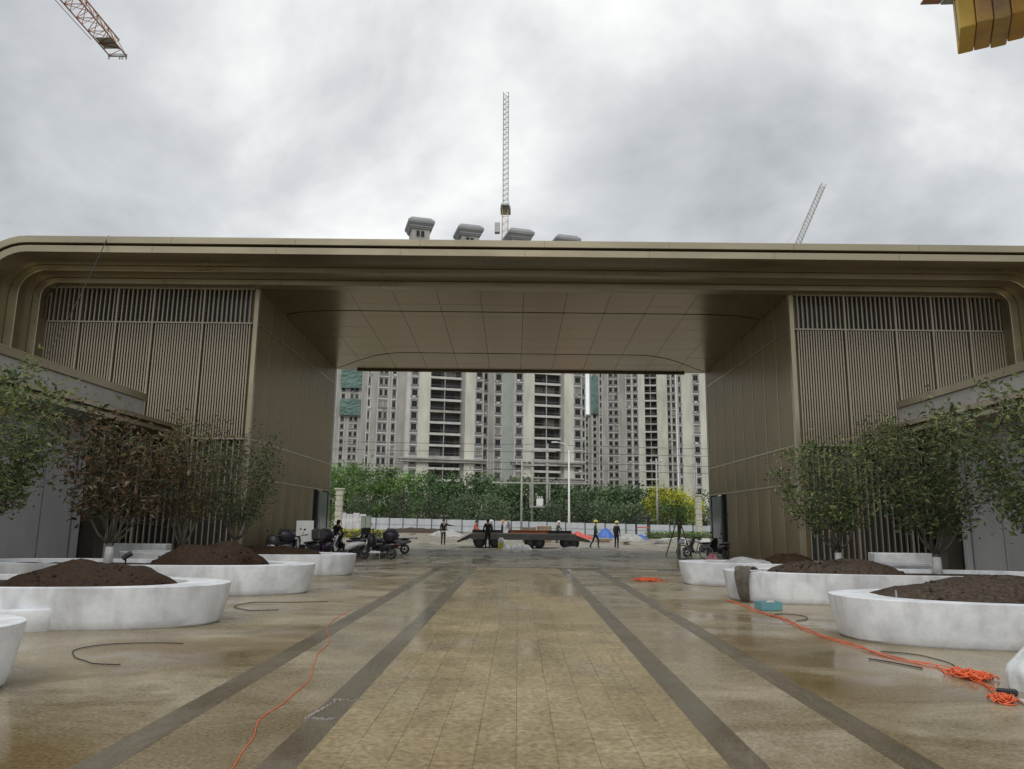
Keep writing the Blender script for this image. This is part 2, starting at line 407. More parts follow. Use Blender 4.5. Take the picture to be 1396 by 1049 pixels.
# drain channels at the kerb
for s in (-1, 1):
    d = thing('drain_channel', 'dark drain channel at the kerb by the %s planters' % ('left' if s < 0 else 'right'), 'drain', (s * 5.9, 27.4, 0), 0, 'drain channels at the kerb')
    MB().bbox(-1.0, 1.0, -0.3, 0.3, -0.02, 0.014, 0.005).build('frame', M['steel'], d)
    b_ = MB()
    for i in range(18):
        b_.box(-0.95 + i * 0.105, -0.95 + i * 0.105 + 0.05, -0.25, 0.25, 0.014, 0.02)
    b_.build('grating', M['black'], d)

# ------------------------------------------------------------------ the gate building
gate = thing('gate_building', 'bronze metal entrance gate with wide soffit, louvred wings and nested rounded frames', 'gate', (0.12, 28.8, 0), 0.006)
DEP = 13.2          # depth of the passage
HS = 10.62          # soffit height
HW = 10.45           # half width of the opening
SLOPE = 0.044       # the soffit falls towards the rear
WO = 18.75          # half width at the outer end of the wings
def arch(w, h, r, y, n=10):
    pts = [(-w, y, 0.0)]
    for i in range(n + 1):
        a = math.pi - (math.pi / 2) * i / n
        pts.append((-w + r + r * math.cos(a), y, h - r + r * math.sin(a)))
    for i in range(n + 1):
        a = math.pi / 2 - (math.pi / 2) * i / n
        pts.append((w - r + r * math.cos(a), y, h - r + r * math.sin(a)))
    pts.append((w, y, 0.0))
    return pts
def frame_part(name, rings, m):
    o = MB().loft([arch(*q) for q in rings], closed=False).build(name, m, gate)
    return autosmooth(o, 40)
frame_part('inner_frame', [(WO + 0.02, HS + 0.003, 0.5, 0.1), (WO + 0.05, HS, 0.55, -0.52), (WO + 0.07, HS + 0.02, 0.57, -0.54), (WO + 0.34, HS + 0.2, 0.8, -0.54), (WO + 0.36, HS + 0.22, 0.82, -0.52), (WO + 0.36, HS + 0.22, 0.82, -0.3)], M['bronze'])
frame_part('middle_frame', [(WO + 0.36, HS + 0.22, 0.82, -0.45), (WO + 0.36, HS + 0.22, 0.95, -1.38), (WO + 0.38, HS + 0.24, 0.97, -1.40), (WO + 0.70, HS + 0.42, 1.2, -1.40), (WO + 0.72, HS + 0.44, 1.22, -1.38), (WO + 0.72, HS + 0.44, 1.22, -1.2)], M['bronze'])
frame_part('outer_frame', [(WO + 0.72, HS + 0.44, 1.22, -1.3), (WO + 0.74, HS + 0.44, 1.45, -2.76), (WO + 0.77, HS + 0.46, 1.48, -2.79), (WO + 1.05, HS + 0.70, 1.75, -2.79), (WO + 1.07, HS + 0.715, 1.77, -2.77)], M['bronze'])
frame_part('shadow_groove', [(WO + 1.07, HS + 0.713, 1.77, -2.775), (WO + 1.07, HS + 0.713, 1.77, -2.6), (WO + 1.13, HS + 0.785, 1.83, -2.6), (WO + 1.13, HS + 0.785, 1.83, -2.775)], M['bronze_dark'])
frame_part('coping', [(WO + 1.13, HS + 0.783, 1.83, -2.6), (WO + 1.13, HS + 0.783, 1.83, -2.83), (WO + 1.15, HS + 0.80, 1.85, -2.85), (WO + 1.36, HS + 1.03, 2.05, -2.85), (WO + 1.38, HS + 1.05, 2.07, -2.83), (WO + 1.38, HS + 1.05, 2.07, DEP)], M['bronze'])
# joints in the frame's cladding
for x in (-13.5, -9.0, -4.5, 0.0, 4.5, 9.0, 13.5):
    for xx, y0, y1, z0, z1 in ((x, -2.796, -2.78, HS + 0.47, HS + 0.70), (x + 1.5, -1.406, -1.39, HS + 0.25, HS + 0.41), (x - 0.5, -0.546, -0.53, HS + 0.03, HS + 0.19), (x + 0.7, -2.856, -2.845, HS + 0.81, HS + 1.02)):
        MB().box(xx - 0.006, xx + 0.006, y0, y1, z0, z1).build('joint', M['bronze_dark'], gate)
# roof
MB().box(-WO - 0.5, WO + 0.5, 0.3, DEP - 0.1, HS + 0.5, HS + 0.9).build('roof', M['bronze_dark'], gate)
# soffit panels
NX, NY = 12, 8
pw, pd = 2 * HW / NX, DEP / NY
rs_ = random.Random(5)
sp = MB().bbox(0.006, pw - 0.006, 0.006, pd - 0.006, 0, 0.05, 0.004).data('soffit_panel', M['soffit'])
for i in range(NX):
    for k in range(NY):
        o = link('soffit_panel', sp, gate, (-HW + i * pw, k * pd, HS - SLOPE * k * pd + rs_.uniform(0, 0.002)))
        o.rotation_euler = (-SLOPE + rs_.uniform(-0.0012, 0.0012), rs_.uniform(-0.0012, 0.0012), 0)
MB().box(-HW - 0.9, HW + 0.9, 0.51, DEP - 0.11, HS + 0.06, HS + 0.12).build('soffit_backing', M['black'], gate)
MB().box(-HW - 0.9, HW + 0.9, DEP - 0.1, DEP, HS - SLOPE * DEP + 0.03, HS + 1.0).build('rear_fascia', M['bronze_dark'], gate)
# the curved seams of the soffit's inlay, a rear drip edge
def seam(pts):
    return MB().tube(pts, 0.016, 5).build('seam', M['black'], gate)
far = [(-HW + 0.15, DEP - 0.4, HS)] + [(-HW + 0.3 + 4.2 * (i / 8), DEP - 0.4 - 3.4 * math.sin(math.pi / 2 * i / 8), HS) for i in range(1, 9)]
seam([(x, y, HS - SLOPE * y - 0.001) for x, y, z in far] + [(-x, y, HS - SLOPE * y - 0.001) for x, y, z in reversed(far)])
near = [(-HW + 0.1, 3.2, HS), (-HW + 1.2, 2.75, HS), (-HW + 2.6, 2.6, HS)]
seam([(x, y, HS - SLOPE * y - 0.001) for x, y, z in near] + [(-x, y, HS - SLOPE * y - 0.001) for x, y, z in reversed(near)])
MB().bbox(-HW + 1.2, HW - 1.2, DEP - 0.16, DEP - 0.02, HS - SLOPE * DEP - 0.10, HS - SLOPE * DEP + 0.004, 0.01).build('drip_edge', M['bronze_dark'], gate)

ZB = (0.0, 3.2, 4.65, 9.2, HS)
# side walls of the passage: ribbed panels
def ribbed(w, h, name):
    """panel in local (along y) w wide, h tall, ribs facing +x"""
    b = MB(); n = 14; prof = []
    p = w / n
    for i in range(n):
        y = i * p
        prof += [(-0.012, y + 0.006), (0.026, y + 0.012), (0.026, y + p * 0.58), (-0.012, y + p * 0.58 + 0.006)]
    prof[0] = (-0.03, 0.004); prof[-1] = (-0.03, w - 0.004)
    lo = [(x, y, 0.006) for x, y in prof]; hi = [(x, y, h - 0.006) for x, y in prof]
    b.loft([lo, hi], closed=False)
    return b.data(name, M['bronze_wall'])
PWID = 1.6
rib = {}
for k in range(4):
    rib[k] = ribbed(PWID, ZB[k + 1] - ZB[k], 'wall_panel')
for s in (-1, 1):
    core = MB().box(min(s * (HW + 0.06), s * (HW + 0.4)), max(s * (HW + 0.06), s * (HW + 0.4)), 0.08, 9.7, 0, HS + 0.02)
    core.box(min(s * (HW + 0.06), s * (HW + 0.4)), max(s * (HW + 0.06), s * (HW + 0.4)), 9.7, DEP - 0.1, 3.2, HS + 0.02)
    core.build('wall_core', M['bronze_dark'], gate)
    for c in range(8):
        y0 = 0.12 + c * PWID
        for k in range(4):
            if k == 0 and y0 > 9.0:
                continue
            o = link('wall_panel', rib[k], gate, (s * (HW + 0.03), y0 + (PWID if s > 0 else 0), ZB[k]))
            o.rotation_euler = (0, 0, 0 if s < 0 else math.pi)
    for y in [0.12 + c * PWID for c in range(9)]:
        z0 = 0 if y < 9.8 else 3.2
        MB().box(min(s * (HW - 0.01), s * (HW + 0.05)), max(s * (HW - 0.01), s * (HW + 0.05)), y - 0.03, y + 0.03, z0, HS - 0.003).build('mullion', M['bronze'], gate)
    for z in ZB[1:4]:
        x0, x1 = sorted((s * (HW - 0.02), s * (HW + 0.05)))
        MB().box(x0, x1, 0.13, DEP - 0.3, z - 0.03, z + 0.03).build('transom', M['bronze'], gate)
    # corner post, the doorway at the far end, its leaf and the glazed end
    x0, x1 = sorted((s * (HW - 0.01), s * (HW + 0.17)))
    MB().bbox(x0, x1, -0.06, 0.11, 0, HS, 0.01).build('corner_post', M['bronze'], gate)
    x0, x1 = sorted((s * (HW + 0.5), s * (HW + 0.6)))
    MB().box(x0, x1, 9.5, DEP - 0.4, 0, 3.2).build('doorway_back', M['black'], gate)
    x0, x1 = sorted((s * (HW - 0.02), s * (HW + 0.08)))
    MB().bbox(x0, x1, 9.76, 9.88, 0, 3.17, 0.008).build('door_jamb', M['black'], gate)
    dr = MB().bbox(x0, x1, 10.9, 12.6, 0.02, 3.1, 0.01).build('door', M['greyglass'], gate)
    hx = s * (HW - 0.06)
    MB().tube([(hx, 11.05, 0.8), (hx, 11.05, 1.7)], 0.02, 6).build('handle', M['steel'], dr)
    x0, x1 = sorted((s * (HW - 0.012), s * (HW + 0.35)))
    MB().bbox(x0, x1, DEP - 0.25, DEP + 0.05, 0, HS - 0.01, 0.01).build('end_post', M['greyglass'], gate)
    # back and outer volume of the wing
    x0, x1 = sorted((s * (HW + 0.62), s * (WO + 0.3)))
    MB().box(x0, x1, 0.4, DEP - 0.2, 0.0, HS + 0.4).build('wing_core', M['black'], gate)
    # louvred front: panels counted from the opening outwards
    widths = [1.98, 1.98, 1.44, 1.44, 1.42]
    x = HW + 0.17
    edges = [x]
    for w in widths:
        x += w; edges.append(x)
    for pi, w in enumerate(widths):
        a, b = edges[pi], edges[pi + 1]
        for k, (z0, z1, pitch, bm, sw) in enumerate(((0.0, 4.62, 0.235, M['black'], 0.020), (4.68, 9.17, 0.104, M['backing'], 0.027), (9.23, HS - 0.06, 0.19, M['darkglass'], 0.026))):
            if k == 0 and a > 16.4:
                continue
            x0, x1 = sorted((s * (a + 0.03), s * (b - 0.03)))
            pan = MB().box(x0, x1, 0.10, 0.14, z0, z1).build('louvre_panel', bm, gate)
            n = max(3, int(round((w - 0.16) / pitch)))
            sl = MB().bbox(-sw, sw, -0.06, 0.06, 0, z1 - z0, 0.004).data('slat', M['slat'])
            for i in range(n):
                xs = s * (a + 0.08 + (i + 0.5) * (w - 0.16) / n)
                link('slat', sl, pan, (xs, 0.03, z0))
    for x in edges[1:]:
        x0, x1 = sorted((s * (x - 0.04), s * (x + 0.04)))
        MB().bbox(x0, x1, -0.09, 0.12, 0, HS - 0.05, 0.006).build('mullion', M['slat'], gate)
    for z in (4.65, 9.2, HS - 0.03):
        x0, x1 = sorted((s * (HW + 0.175), s * (WO + 0.0)))
        MB().box(x0, x1, -0.082, 0.09, z - 0.028, z + 0.028).build('transom', M['slat'], gate)
    x0, x1 = sorted((s * (edges[-1] + 0.03), s * (WO + 0.4)))
    MB().box(x0, x1, 0.06, 0.3, 0, HS + 0.2).build('end_wall', M['bronze_dark'], gate)
    x0, x1 = sorted((s * HW, s * (WO + 0.4)))
    MB().box(x0, x1, -0.08, 0.5, HS - 0.002, HS + 0.2).build('lintel', M['bronze_dark'], gate)

# rope hanging from the coping
rp_ = MB(); pts = []
A, B_ = Vector((-15.0, 25.93, 11.72)), Vector((-15.6, 23.6, 5.95))
for i in range(13):
    t = i / 12
    q = A.lerp(B_, t); q.z -= 0.35 * math.sin(math.pi * t)
    pts.append(q)
rp_.tube(pts, 0.014, 5)
tag(rp_.build('rope', M['hose']), 'thin rope slanting from the gate coping down to the low roof', 'rope')

# ------------------------------------------------------------------ low side buildings with flat canopies
for s in (-1, 1):
    side = 'left' if s < 0 else 'right'
    cb = thing('low_pavilion', 'low grey side building with flat bronze-edged canopy on the %s' % side, 'building', (s * 13.1, 27.0, 0), 0, 'low canopies beside the gate')
    def bx(name, m, x0, x1, y0, y1, z0, z1, c=0.008):
        a, b = sorted((s * x0, s * x1))
        return MB().bbox(a, b, y0, y1, z0, z1, c).build(name, m, cb)
    bx('coping', M['bronze'], -0.06, 10, -19, -1.0, 5.66, 5.9)
    for i in range(7):
        bx('fascia_panel', M['fascia'], 0.0, 0.12, -19 + i * 2.57 + 0.004, -19 + (i + 1) * 2.57 - 0.004, 5.16, 5.66)
    bx('roof', M['fascia'], 0.12, 10, -18.9, -1.05, 5.14, 5.655)
    bx('canopy_fin', M['bronze'], -0.08, 9.9, -19.05, 1.62, 4.99, 5.14)
    bx('canopy_fin', M['bronze_dark'], 0.06, 9.9, -19.0, 1.60, 4.90, 4.986)
    bx('canopy_fin', M['bronze'], -0.02, 9.9, -19.05, 1.62, 4.76, 4.897)
    # wall under the canopy: upright panels with dark joints
    for i in range(6):
        y0 = -14.2 + i * 2.1
        bx('wall_panel', M['wallgrey'], 1.5, 1.75, y0 + 0.03, y0 + 2.07, 0.0, 4.755)
    bx('wall_backing', M['black'], 1.78, 2.0, -14.2, -1.6, 0, 4.75)
    bx('column', mat('dark_column_%s' % side, (0.06, 0.052, 0.042), 0.5, 0.2, 0.15, 2), 0.95, 1.45, -1.55, -0.95, 0, 4.755)
    bx('column_trim', M['wallgrey'], 1.3, 1.46, -2.1, -1.9, 0, 4.75)
    bx('bench_wall', M['plaster'], -0.9, 1.4, -0.4, 0.1, 0, 0.75, 0.02)

# ------------------------------------------------------------------ planters with soil heaps
def superell(cx, cy, a, b, z, n=64, e=2.5):
    pts = []
    for i in range(n):
        t = 2 * math.pi * i / n
        c, s = math.cos(t), math.sin(t)
        pts.append((cx + a * math.copysign(abs(c) ** (2 / e), c), cy + b * math.copysign(abs(s) ** (2 / e), s), z))
    return pts
def planter(label, end_x, y, half, dep, h, side, group, bench=True, rot=0.0, soil=True):
    """end_x: world x of the end that points to the lane"""
    s = -1 if side == 'left' else 1
    t = thing('planter', label, 'planter', (end_x + s * half, y, 0), rot, group)
    prof = [(-0.16, 0.0), (-0.125, 0.03), (-0.085, 0.14), (-0.05, 0.3), (-0.02, 0.46), (0.0, h - 0.006), (-0.006, h)]
    inner = [(0.0, h), (-0.012, h - 0.008), (-0.02, h - 0.16)]
    ia, ib, ic = half - 0.42, dep - 0.13, s * 0.27
    o = MB().loft([superell(0, 0, half + d, dep + d * 0.8, z) for d, z in prof] + [superell(ic, 0, ia + d, ib + d, z) for d, z in inner], True).build('shell', M['plaster'], t)
    autosmooth(o, 28)
    if soil:
        b = MB(); rr = random.Random(hash(label) % 999 if False else len(label))
        rings = []
        for k in range(6):
            q = 1 - k / 6
            rings.append([(x, yy, h - 0.1 + rr.uniform(-0.02, 0.02)) for x, yy, z in superell(ic, 0, (ia - 0.005) * q, (ib - 0.005) * q, 0)])
        b.loft(rings, True, True)
        autosmooth(b.build('soil_bed', M['soil2'], t), 60)
    if bench:
        b = MB()
        def ring(d, z):
            return superell(s * 0.75, -dep * 0.62, 2.75 + d, 0.82 + d, z, 48, 2.6)
        b.loft([ring(-0.10, 0), ring(-0.05, 0.1), ring(0, 0.30), ring(-0.012, 0.32), ring(-0.3, 0.322)], True, True)
        autosmooth(b.build('bench', M['plaster'], t), 50)
    return t
PL = {}
PG = 'white planters along the lane'
PL['L1'] = planter('white plaster planter with a smooth brown soil heap, left of lane nearest in full view', -4.72, 12.6, 3.9, 1.35, 0.62, 'left', PG)
PL['L2'] = planter('white planter behind the front left one, holding the brown-leaved tree', -4.72, 17.9, 3.9, 1.3, 0.64, 'left', PG, False)
PL['L3'] = planter('white planter furthest back on the left, beside the parked scooters', -5.0, 23.8, 3.6, 1.25, 0.62, 'left', PG, False)
PL['L0'] = planter('white planter end cut by the left edge of the photo', -4.86, 7.5, 3.6, 1.2, 0.62, 'left', PG, False)
PL['R1'] = planter('white plaster planter on the right with a low bench and long dark soil heap', 4.82, 11.95, 3.9, 1.4, 0.62, 'right', PG)
PL['R2'] = planter('white planter with wet sacking hung over its end, behind the front right one', 4.68, 17.6, 3.9, 1.3, 0.64, 'right', PG, False)
PL['R3'] = planter('white planter furthest back on the right, with plastic sheet on its rim', 4.55, 21.9, 3.6, 1.2, 0.62, 'right', PG, False)

def heap(label, x, y, z, rx, ry, h, m, seed, name='soil_heap', cat='soil', lumps=40, group=None, flat=2.6):
    r = random.Random(seed)
    b = MB(); n = 44; K = 14
    ph = [r.uniform(0, 6.28) for _ in range(8)]
    rings = []
    for i in range(K + 1):
        q = 1 - i / K
        ring = []
        for j in range(n):
            a = 2 * math.pi * j / n
            ed = 1 + 0.07 * math.sin(2 * a + ph[0]) + 0.05 * math.sin(3 * a + ph[1]) + 0.03 * math.sin(7 * a + ph[2])
            px, py = rx * q * ed * math.cos(a), ry * q * ed * math.sin(a)
            hh = h * (1 - q ** flat) ** 0.7
            hh += h * 0.06 * math.sin(px * 7.3 / max(rx, .3) + 2 * py + ph[5]) * (1 - q ** 3) + h * 0.12 * math.sin(px * 3.1 / max(rx, .3) + ph[3]) * (1 - q * q) + h * 0.08 * math.sin(py * 5 / max(ry, .3) + px * 4 + ph[4]) * (1 - q)
            hh += (r.uniform(-1, 1) * h * 0.05 if i else 0)
            ring.append((px, py, hh))
        rings.append(ring)
    b.loft(rings, True, True)
    o = b.build(name, m, None, (x, y, z), 0)
    autosmooth(o, 60)
    c = MB()
    for i in range(lumps):
        a = r.uniform(0, 6.28); q = math.sqrt(r.uniform(0.02, 1.0))
        px, py = rx * q * math.cos(a), ry * q * math.sin(a)
        hh = h * (1 - min(1, q) ** flat) ** 0.85
        sz = r.uniform(0.008, 0.032) * (1.6 if r.random() < 0.1 else 1)
        c.ball((px, py, hh + sz * 0.3), sz * r.uniform(.8, 1.5), sz, sz * 0.7, 6, 4, 0, 0.2, r)
    if lumps: tag(c.build('clods', m, o), kind='stuff')
    tag(o, label, cat, group)
    return o
HG = 'soil heaps in the planters'
heap('smooth rounded brown soil heap in the front left planter', -6.95, 12.6, 0.5, 1.3, 0.95, 0.38, M['soil'], 1, group=HG, lumps=160)
heap('dark lumpy soil heap in the second left planter', -7.15, 17.85, 0.52, 1.35, 0.95, 0.52, M['soil'], 2, group=HG, lumps=200)
heap('low brown soil heap in the rear left planter by the scooters', -7.4, 23.6, 0.5, 1.4, 0.85, 0.34, M['soil'], 3, group=HG)
heap('long low dark soil heap in the front right planter', 7.35, 12.0, 0.5, 2.0, 0.95, 0.36, M['soil2'], 4, group=HG, lumps=220)
heap('greyish stony soil heap in the second right planter', 7.15, 17.55, 0.52, 1.6, 0.9, 0.36, M['soil2'], 5, group=HG, lumps=220)
heap('small soil heap on the rear right planter beside the plastic sheet', 7.6, 21.8, 0.5, 0.9, 0.7, 0.32, M['soil'], 6, group=HG)
M['greysheet'] = mat('grey_sheet', (0.36, 0.36, 0.37), 0.4, 0, 0.25, 6, bump=0.8, bscale=12)
# crumpled plastic sheet on the rear right planter
heap('crumpled white plastic sheet lying on the rear right planter', 6.5, 21.9, 0.5, 0.75, 0.7, 0.22, M['greysheet'], 11, 'plastic_sheet', 'sheet', 0)

# ------------------------------------------------------------------ ornamental trees in the planters
def leaf(b, p, sz, r, droop=0.0, mi=0, wid=0.42):
    d = Vector((r.gauss(0, 1), r.gauss(0, 1), r.gauss(0, 0.7) - droop)).normalized()
    sd_ = d.cross(Vector((r.gauss(0, 1), r.gauss(0, 1), r.gauss(0, 1)))).normalized()
    l = sz * r.uniform(0.5, 1.45); w = l * wid
    nrm = d.cross(sd_) * (l * 0.12)
    p = Vector(p)
    a = p; c = p + d * l; m0 = p + d * l * 0.5
    k = len(b.v)
    b.v += [tuple(a), tuple(m0 + sd_ * w * 0.5 + nrm), tuple(c), tuple(m0 - sd_ * w * 0.5 + nrm)]
    b.f += [(k, k + 1, k + 2), (k, k + 2, k + 3)]
    b.m += [mi, mi]

LEAFG = leaf_mat('leaf_green', [(0.025, 0.048, 0.014), (0.055, 0.092, 0.024), (0.095, 0.135, 0.036), (0.17, 0.19, 0.065)])
LEAFD = leaf_mat('leaf_dark', [(0.024, 0.045, 0.014), (0.058, 0.095, 0.028), (0.11, 0.15, 0.045), (0.22, 0.24, 0.09)])
LEAFB = leaf_mat('leaf_brown', [(0.03, 0.034, 0.012), (0.06, 0.078, 0.024), (0.13, 0.085, 0.03), (0.15, 0.085, 0.035), (0.24, 0.135, 0.06), (0.10, 0.11, 0.035), (0.33, 0.21, 0.13)])
LEAFO = leaf_mat('leaf_olive', [(0.06, 0.052, 0.018), (0.13, 0.095, 0.03), (0.10, 0.105, 0.035), (0.17, 0.12, 0.045)])
LEAFY = leaf_mat('leaf_tip', [(0.10, 0.115, 0.03), (0.17, 0.18, 0.055), (0.22, 0.22, 0.08)])

def shrub_tree(label, loc, h, w, lm, n, seed, zmin=0.3, leafsz=0.10, tips=0.0, group='ornamental trees in the planters', droop=0.0, wrap=True, spread=0.14, stems=11):
    r = random.Random(seed)
    t = thing('ornamental_tree', label, 'tree', loc, 0, group)
    th = h * 0.12
    tr = MB().tube([(0, 0, -0.25), (0.01, 0, th * 0.6), (0, 0.01, th + 0.06)], [0.085, 0.075, 0.09], 9)
    tr.build('trunk', M['bark'], t, smooth=True)
    if wrap:
        MB().tube([(0, 0, -0.1), (0.008, 0, th * 0.5), (0.005, 0.005, th * 0.95)], [0.11, 0.10, 0.095], 10).build('trunk_wrap', M['wrap'], t, smooth=True)
    br = MB(); pts = []
    for i in range(stems):
        a = 2 * math.pi * i / stems + r.uniform(-0.3, 0.3)
        rad = w * 0.5 * r.uniform(0.45, 1.0) * (1.0 if i % 3 else 0.35)
        top = h * r.uniform(0.78, 1.0) * (1 - 0.12 * (rad / (w * .5)))
        P = []
        for k in range(8):
            u = k / 7
            rr = rad * (u ** 0.75)
            P.append(Vector((rr * math.cos(a) + r.gauss(0, .03), rr * math.sin(a) + r.gauss(0, .03), th + (top - th) * u ** 1.15)))
        br.tube(P, [0.032 * (1 - 0.82 * k / 7) for k in range(8)], 5)
        for k in range(2, 8):
            for q in range(3):
                a2 = a + r.uniform(-1.5, 1.5)
                ln = r.uniform(0.3, 1.0) * w * 0.27
                T = P[k] + Vector((math.cos(a2) * ln, math.sin(a2) * ln, ln * r.uniform(0.2, 1.1)))
                mid = P[k].lerp(T, 0.5) + Vector((0, 0, -0.04))
                br.tube([P[k], mid, T], [0.011, 0.008, 0.004], 4)
                for u in (0.5, 0.8, 1.0):
                    c = P[k].lerp(T, u)
                    if c.z > h * zmin or r.random() < 0.12:
                        pts.append(c)
            if P[k].z > h * zmin:
                pts.append(P[k])
    br.build('branches', M['bark'], t, smooth=True)
    lv = MB()
    per = n / len(pts)
    for c in pts:
        wgt = r.choice((0.05, 0.3, 0.8, 1.2, 1.6, 2.0))
        for _ in range(int(per * wgt + r.random())):
            p = (c.x + r.gauss(0, spread), c.y + r.gauss(0, spread), c.z + r.gauss(0, spread * 0.9))
            leaf(lv, p, leafsz, r, droop, 1 if (r.random() < tips and p[2] > h * 0.72) else 0)
    lv.build('crown', [lm, LEAFY], t)
    return t
shrub_tree('dense green multi-stemmed tree at the left edge before the low canopy', (-9.95, 13.9, 0.5), 3.9, 2.7, LEAFG, 5000, 21, 0.34, 0.13, 0.3)
shrub_tree('tree with withered reddish brown leaves before the left louvred wing', (-10.1, 19.0, 0.5), 3.75, 2.9, LEAFB, 3400, 22, 0.34, 0.15, 0.12, droop=0.5)
shrub_tree('slender tree with olive yellow leaves between the brown and dark green trees', (-9.0, 20.6, 0.4), 3.85, 1.9, LEAFO, 2200, 23, 0.34, 0.12, 0.2)
shrub_tree('small dark green tree at the corner of the left wing', (-8.55, 23.3, 0.5), 3.8, 2.3, LEAFD, 3000, 24, 0.26, 0.115, 0.0)
shrub_tree('green tree cut by the right edge of the photo', (9.75, 13.9, 0.5), 3.75, 2.6, LEAFG, 4800, 25, 0.32, 0.13, 0.3)
shrub_tree('large dense dark green tree before the right dark column', (10.0, 18.6, 0.5), 3.85, 3.0, LEAFD, 6200, 26, 0.24, 0.125, 0.25)
shrub_tree('dark green tree at the corner of the right wing', (9.15, 22.2, 0.5), 3.45, 2.9, LEAFD, 5000, 27, 0.2, 0.12, 0.05)

# ------------------------------------------------------------------ apartment towers
M['conc'] = mat('tower_concrete', (0.35, 0.34, 0.315), 0.85, 0, 0.28, 0.35, stretch=(1, 1, 0.3))
M['putty'] = mat('tower_putty', (0.56, 0.545, 0.475), 0.85, 0, 0.2, 0.3, stretch=(1, 1, 0.3))
M['spandrel'] = mat('tower_spandrel', (0.19, 0.185, 0.19), 0.85, 0, 0.15, 0.4)
M['trim'] = mat('tower_trim', (0.54, 0.53, 0.505), 0.8, 0, 0.15, 0.4)
M['teal_putty'] = mat('tower_teal', (0.36, 0.40, 0.37), 0.85, 0, 0.1, 0.2)
M['brown'] = mat('tower_brown', (0.22, 0.17, 0.16), 0.85, 0, 0.2, 0.5)
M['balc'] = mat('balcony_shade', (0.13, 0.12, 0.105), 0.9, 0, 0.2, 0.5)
M['glass'] = mat('window_glass', (0.014, 0.015, 0.017), 0.35, 0, 0.3, 0.8, spec=0.25)
M['glass2'] = mat('window_glass_grey', (0.06, 0.062, 0.064), 0.3, 0, 0.4, 0.8, spec=0.3)
M['glass3'] = mat('window_curtain', (0.22, 0.21, 0.19), 0.5, 0, 0.3, 0.8)
M['wframe'] = mat('window_frame', (0.09, 0.088, 0.085), 0.6, 0, 0.1, 1)
M['net'] = mat('green_net', (0.14, 0.22, 0.20), 0.9, 0, 0.22, 0.25)
M['slabroof'] = mat('tower_roof', (0.27, 0.275, 0.285), 0.8, 0, 0.1, 0.5)
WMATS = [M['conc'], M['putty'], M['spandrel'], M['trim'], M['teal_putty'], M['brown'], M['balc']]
win_cache = {}
def window_mesh(w, h, va=0):
    k = (round(w, 2), round(h, 2), va)
    if k not in win_cache:
        b = MB(); f = 0.07
        b.box(0, w, 0.10, 0.14, 0, h, 1)
        b.box(0, f, 0.02, 0.10, 0, h, 0); b.box(w - f, w, 0.02, 0.10, 0, h, 0)
        b.box(f, w - f, 0.02, 0.10, 0, f, 0); b.box(f, w - f, 0.02, 0.10, h - f, h, 0)
        b.box(w * 0.55 - f / 2, w * 0.55 + f / 2, 0.03, 0.10, f, h - f, 0)
        win_cache[k] = b.data('window', [M['wframe'] if va < 2 else M['trim'], (M['glass'], M['glass2'], M['glass3'])[va]])
    return win_cache[k]
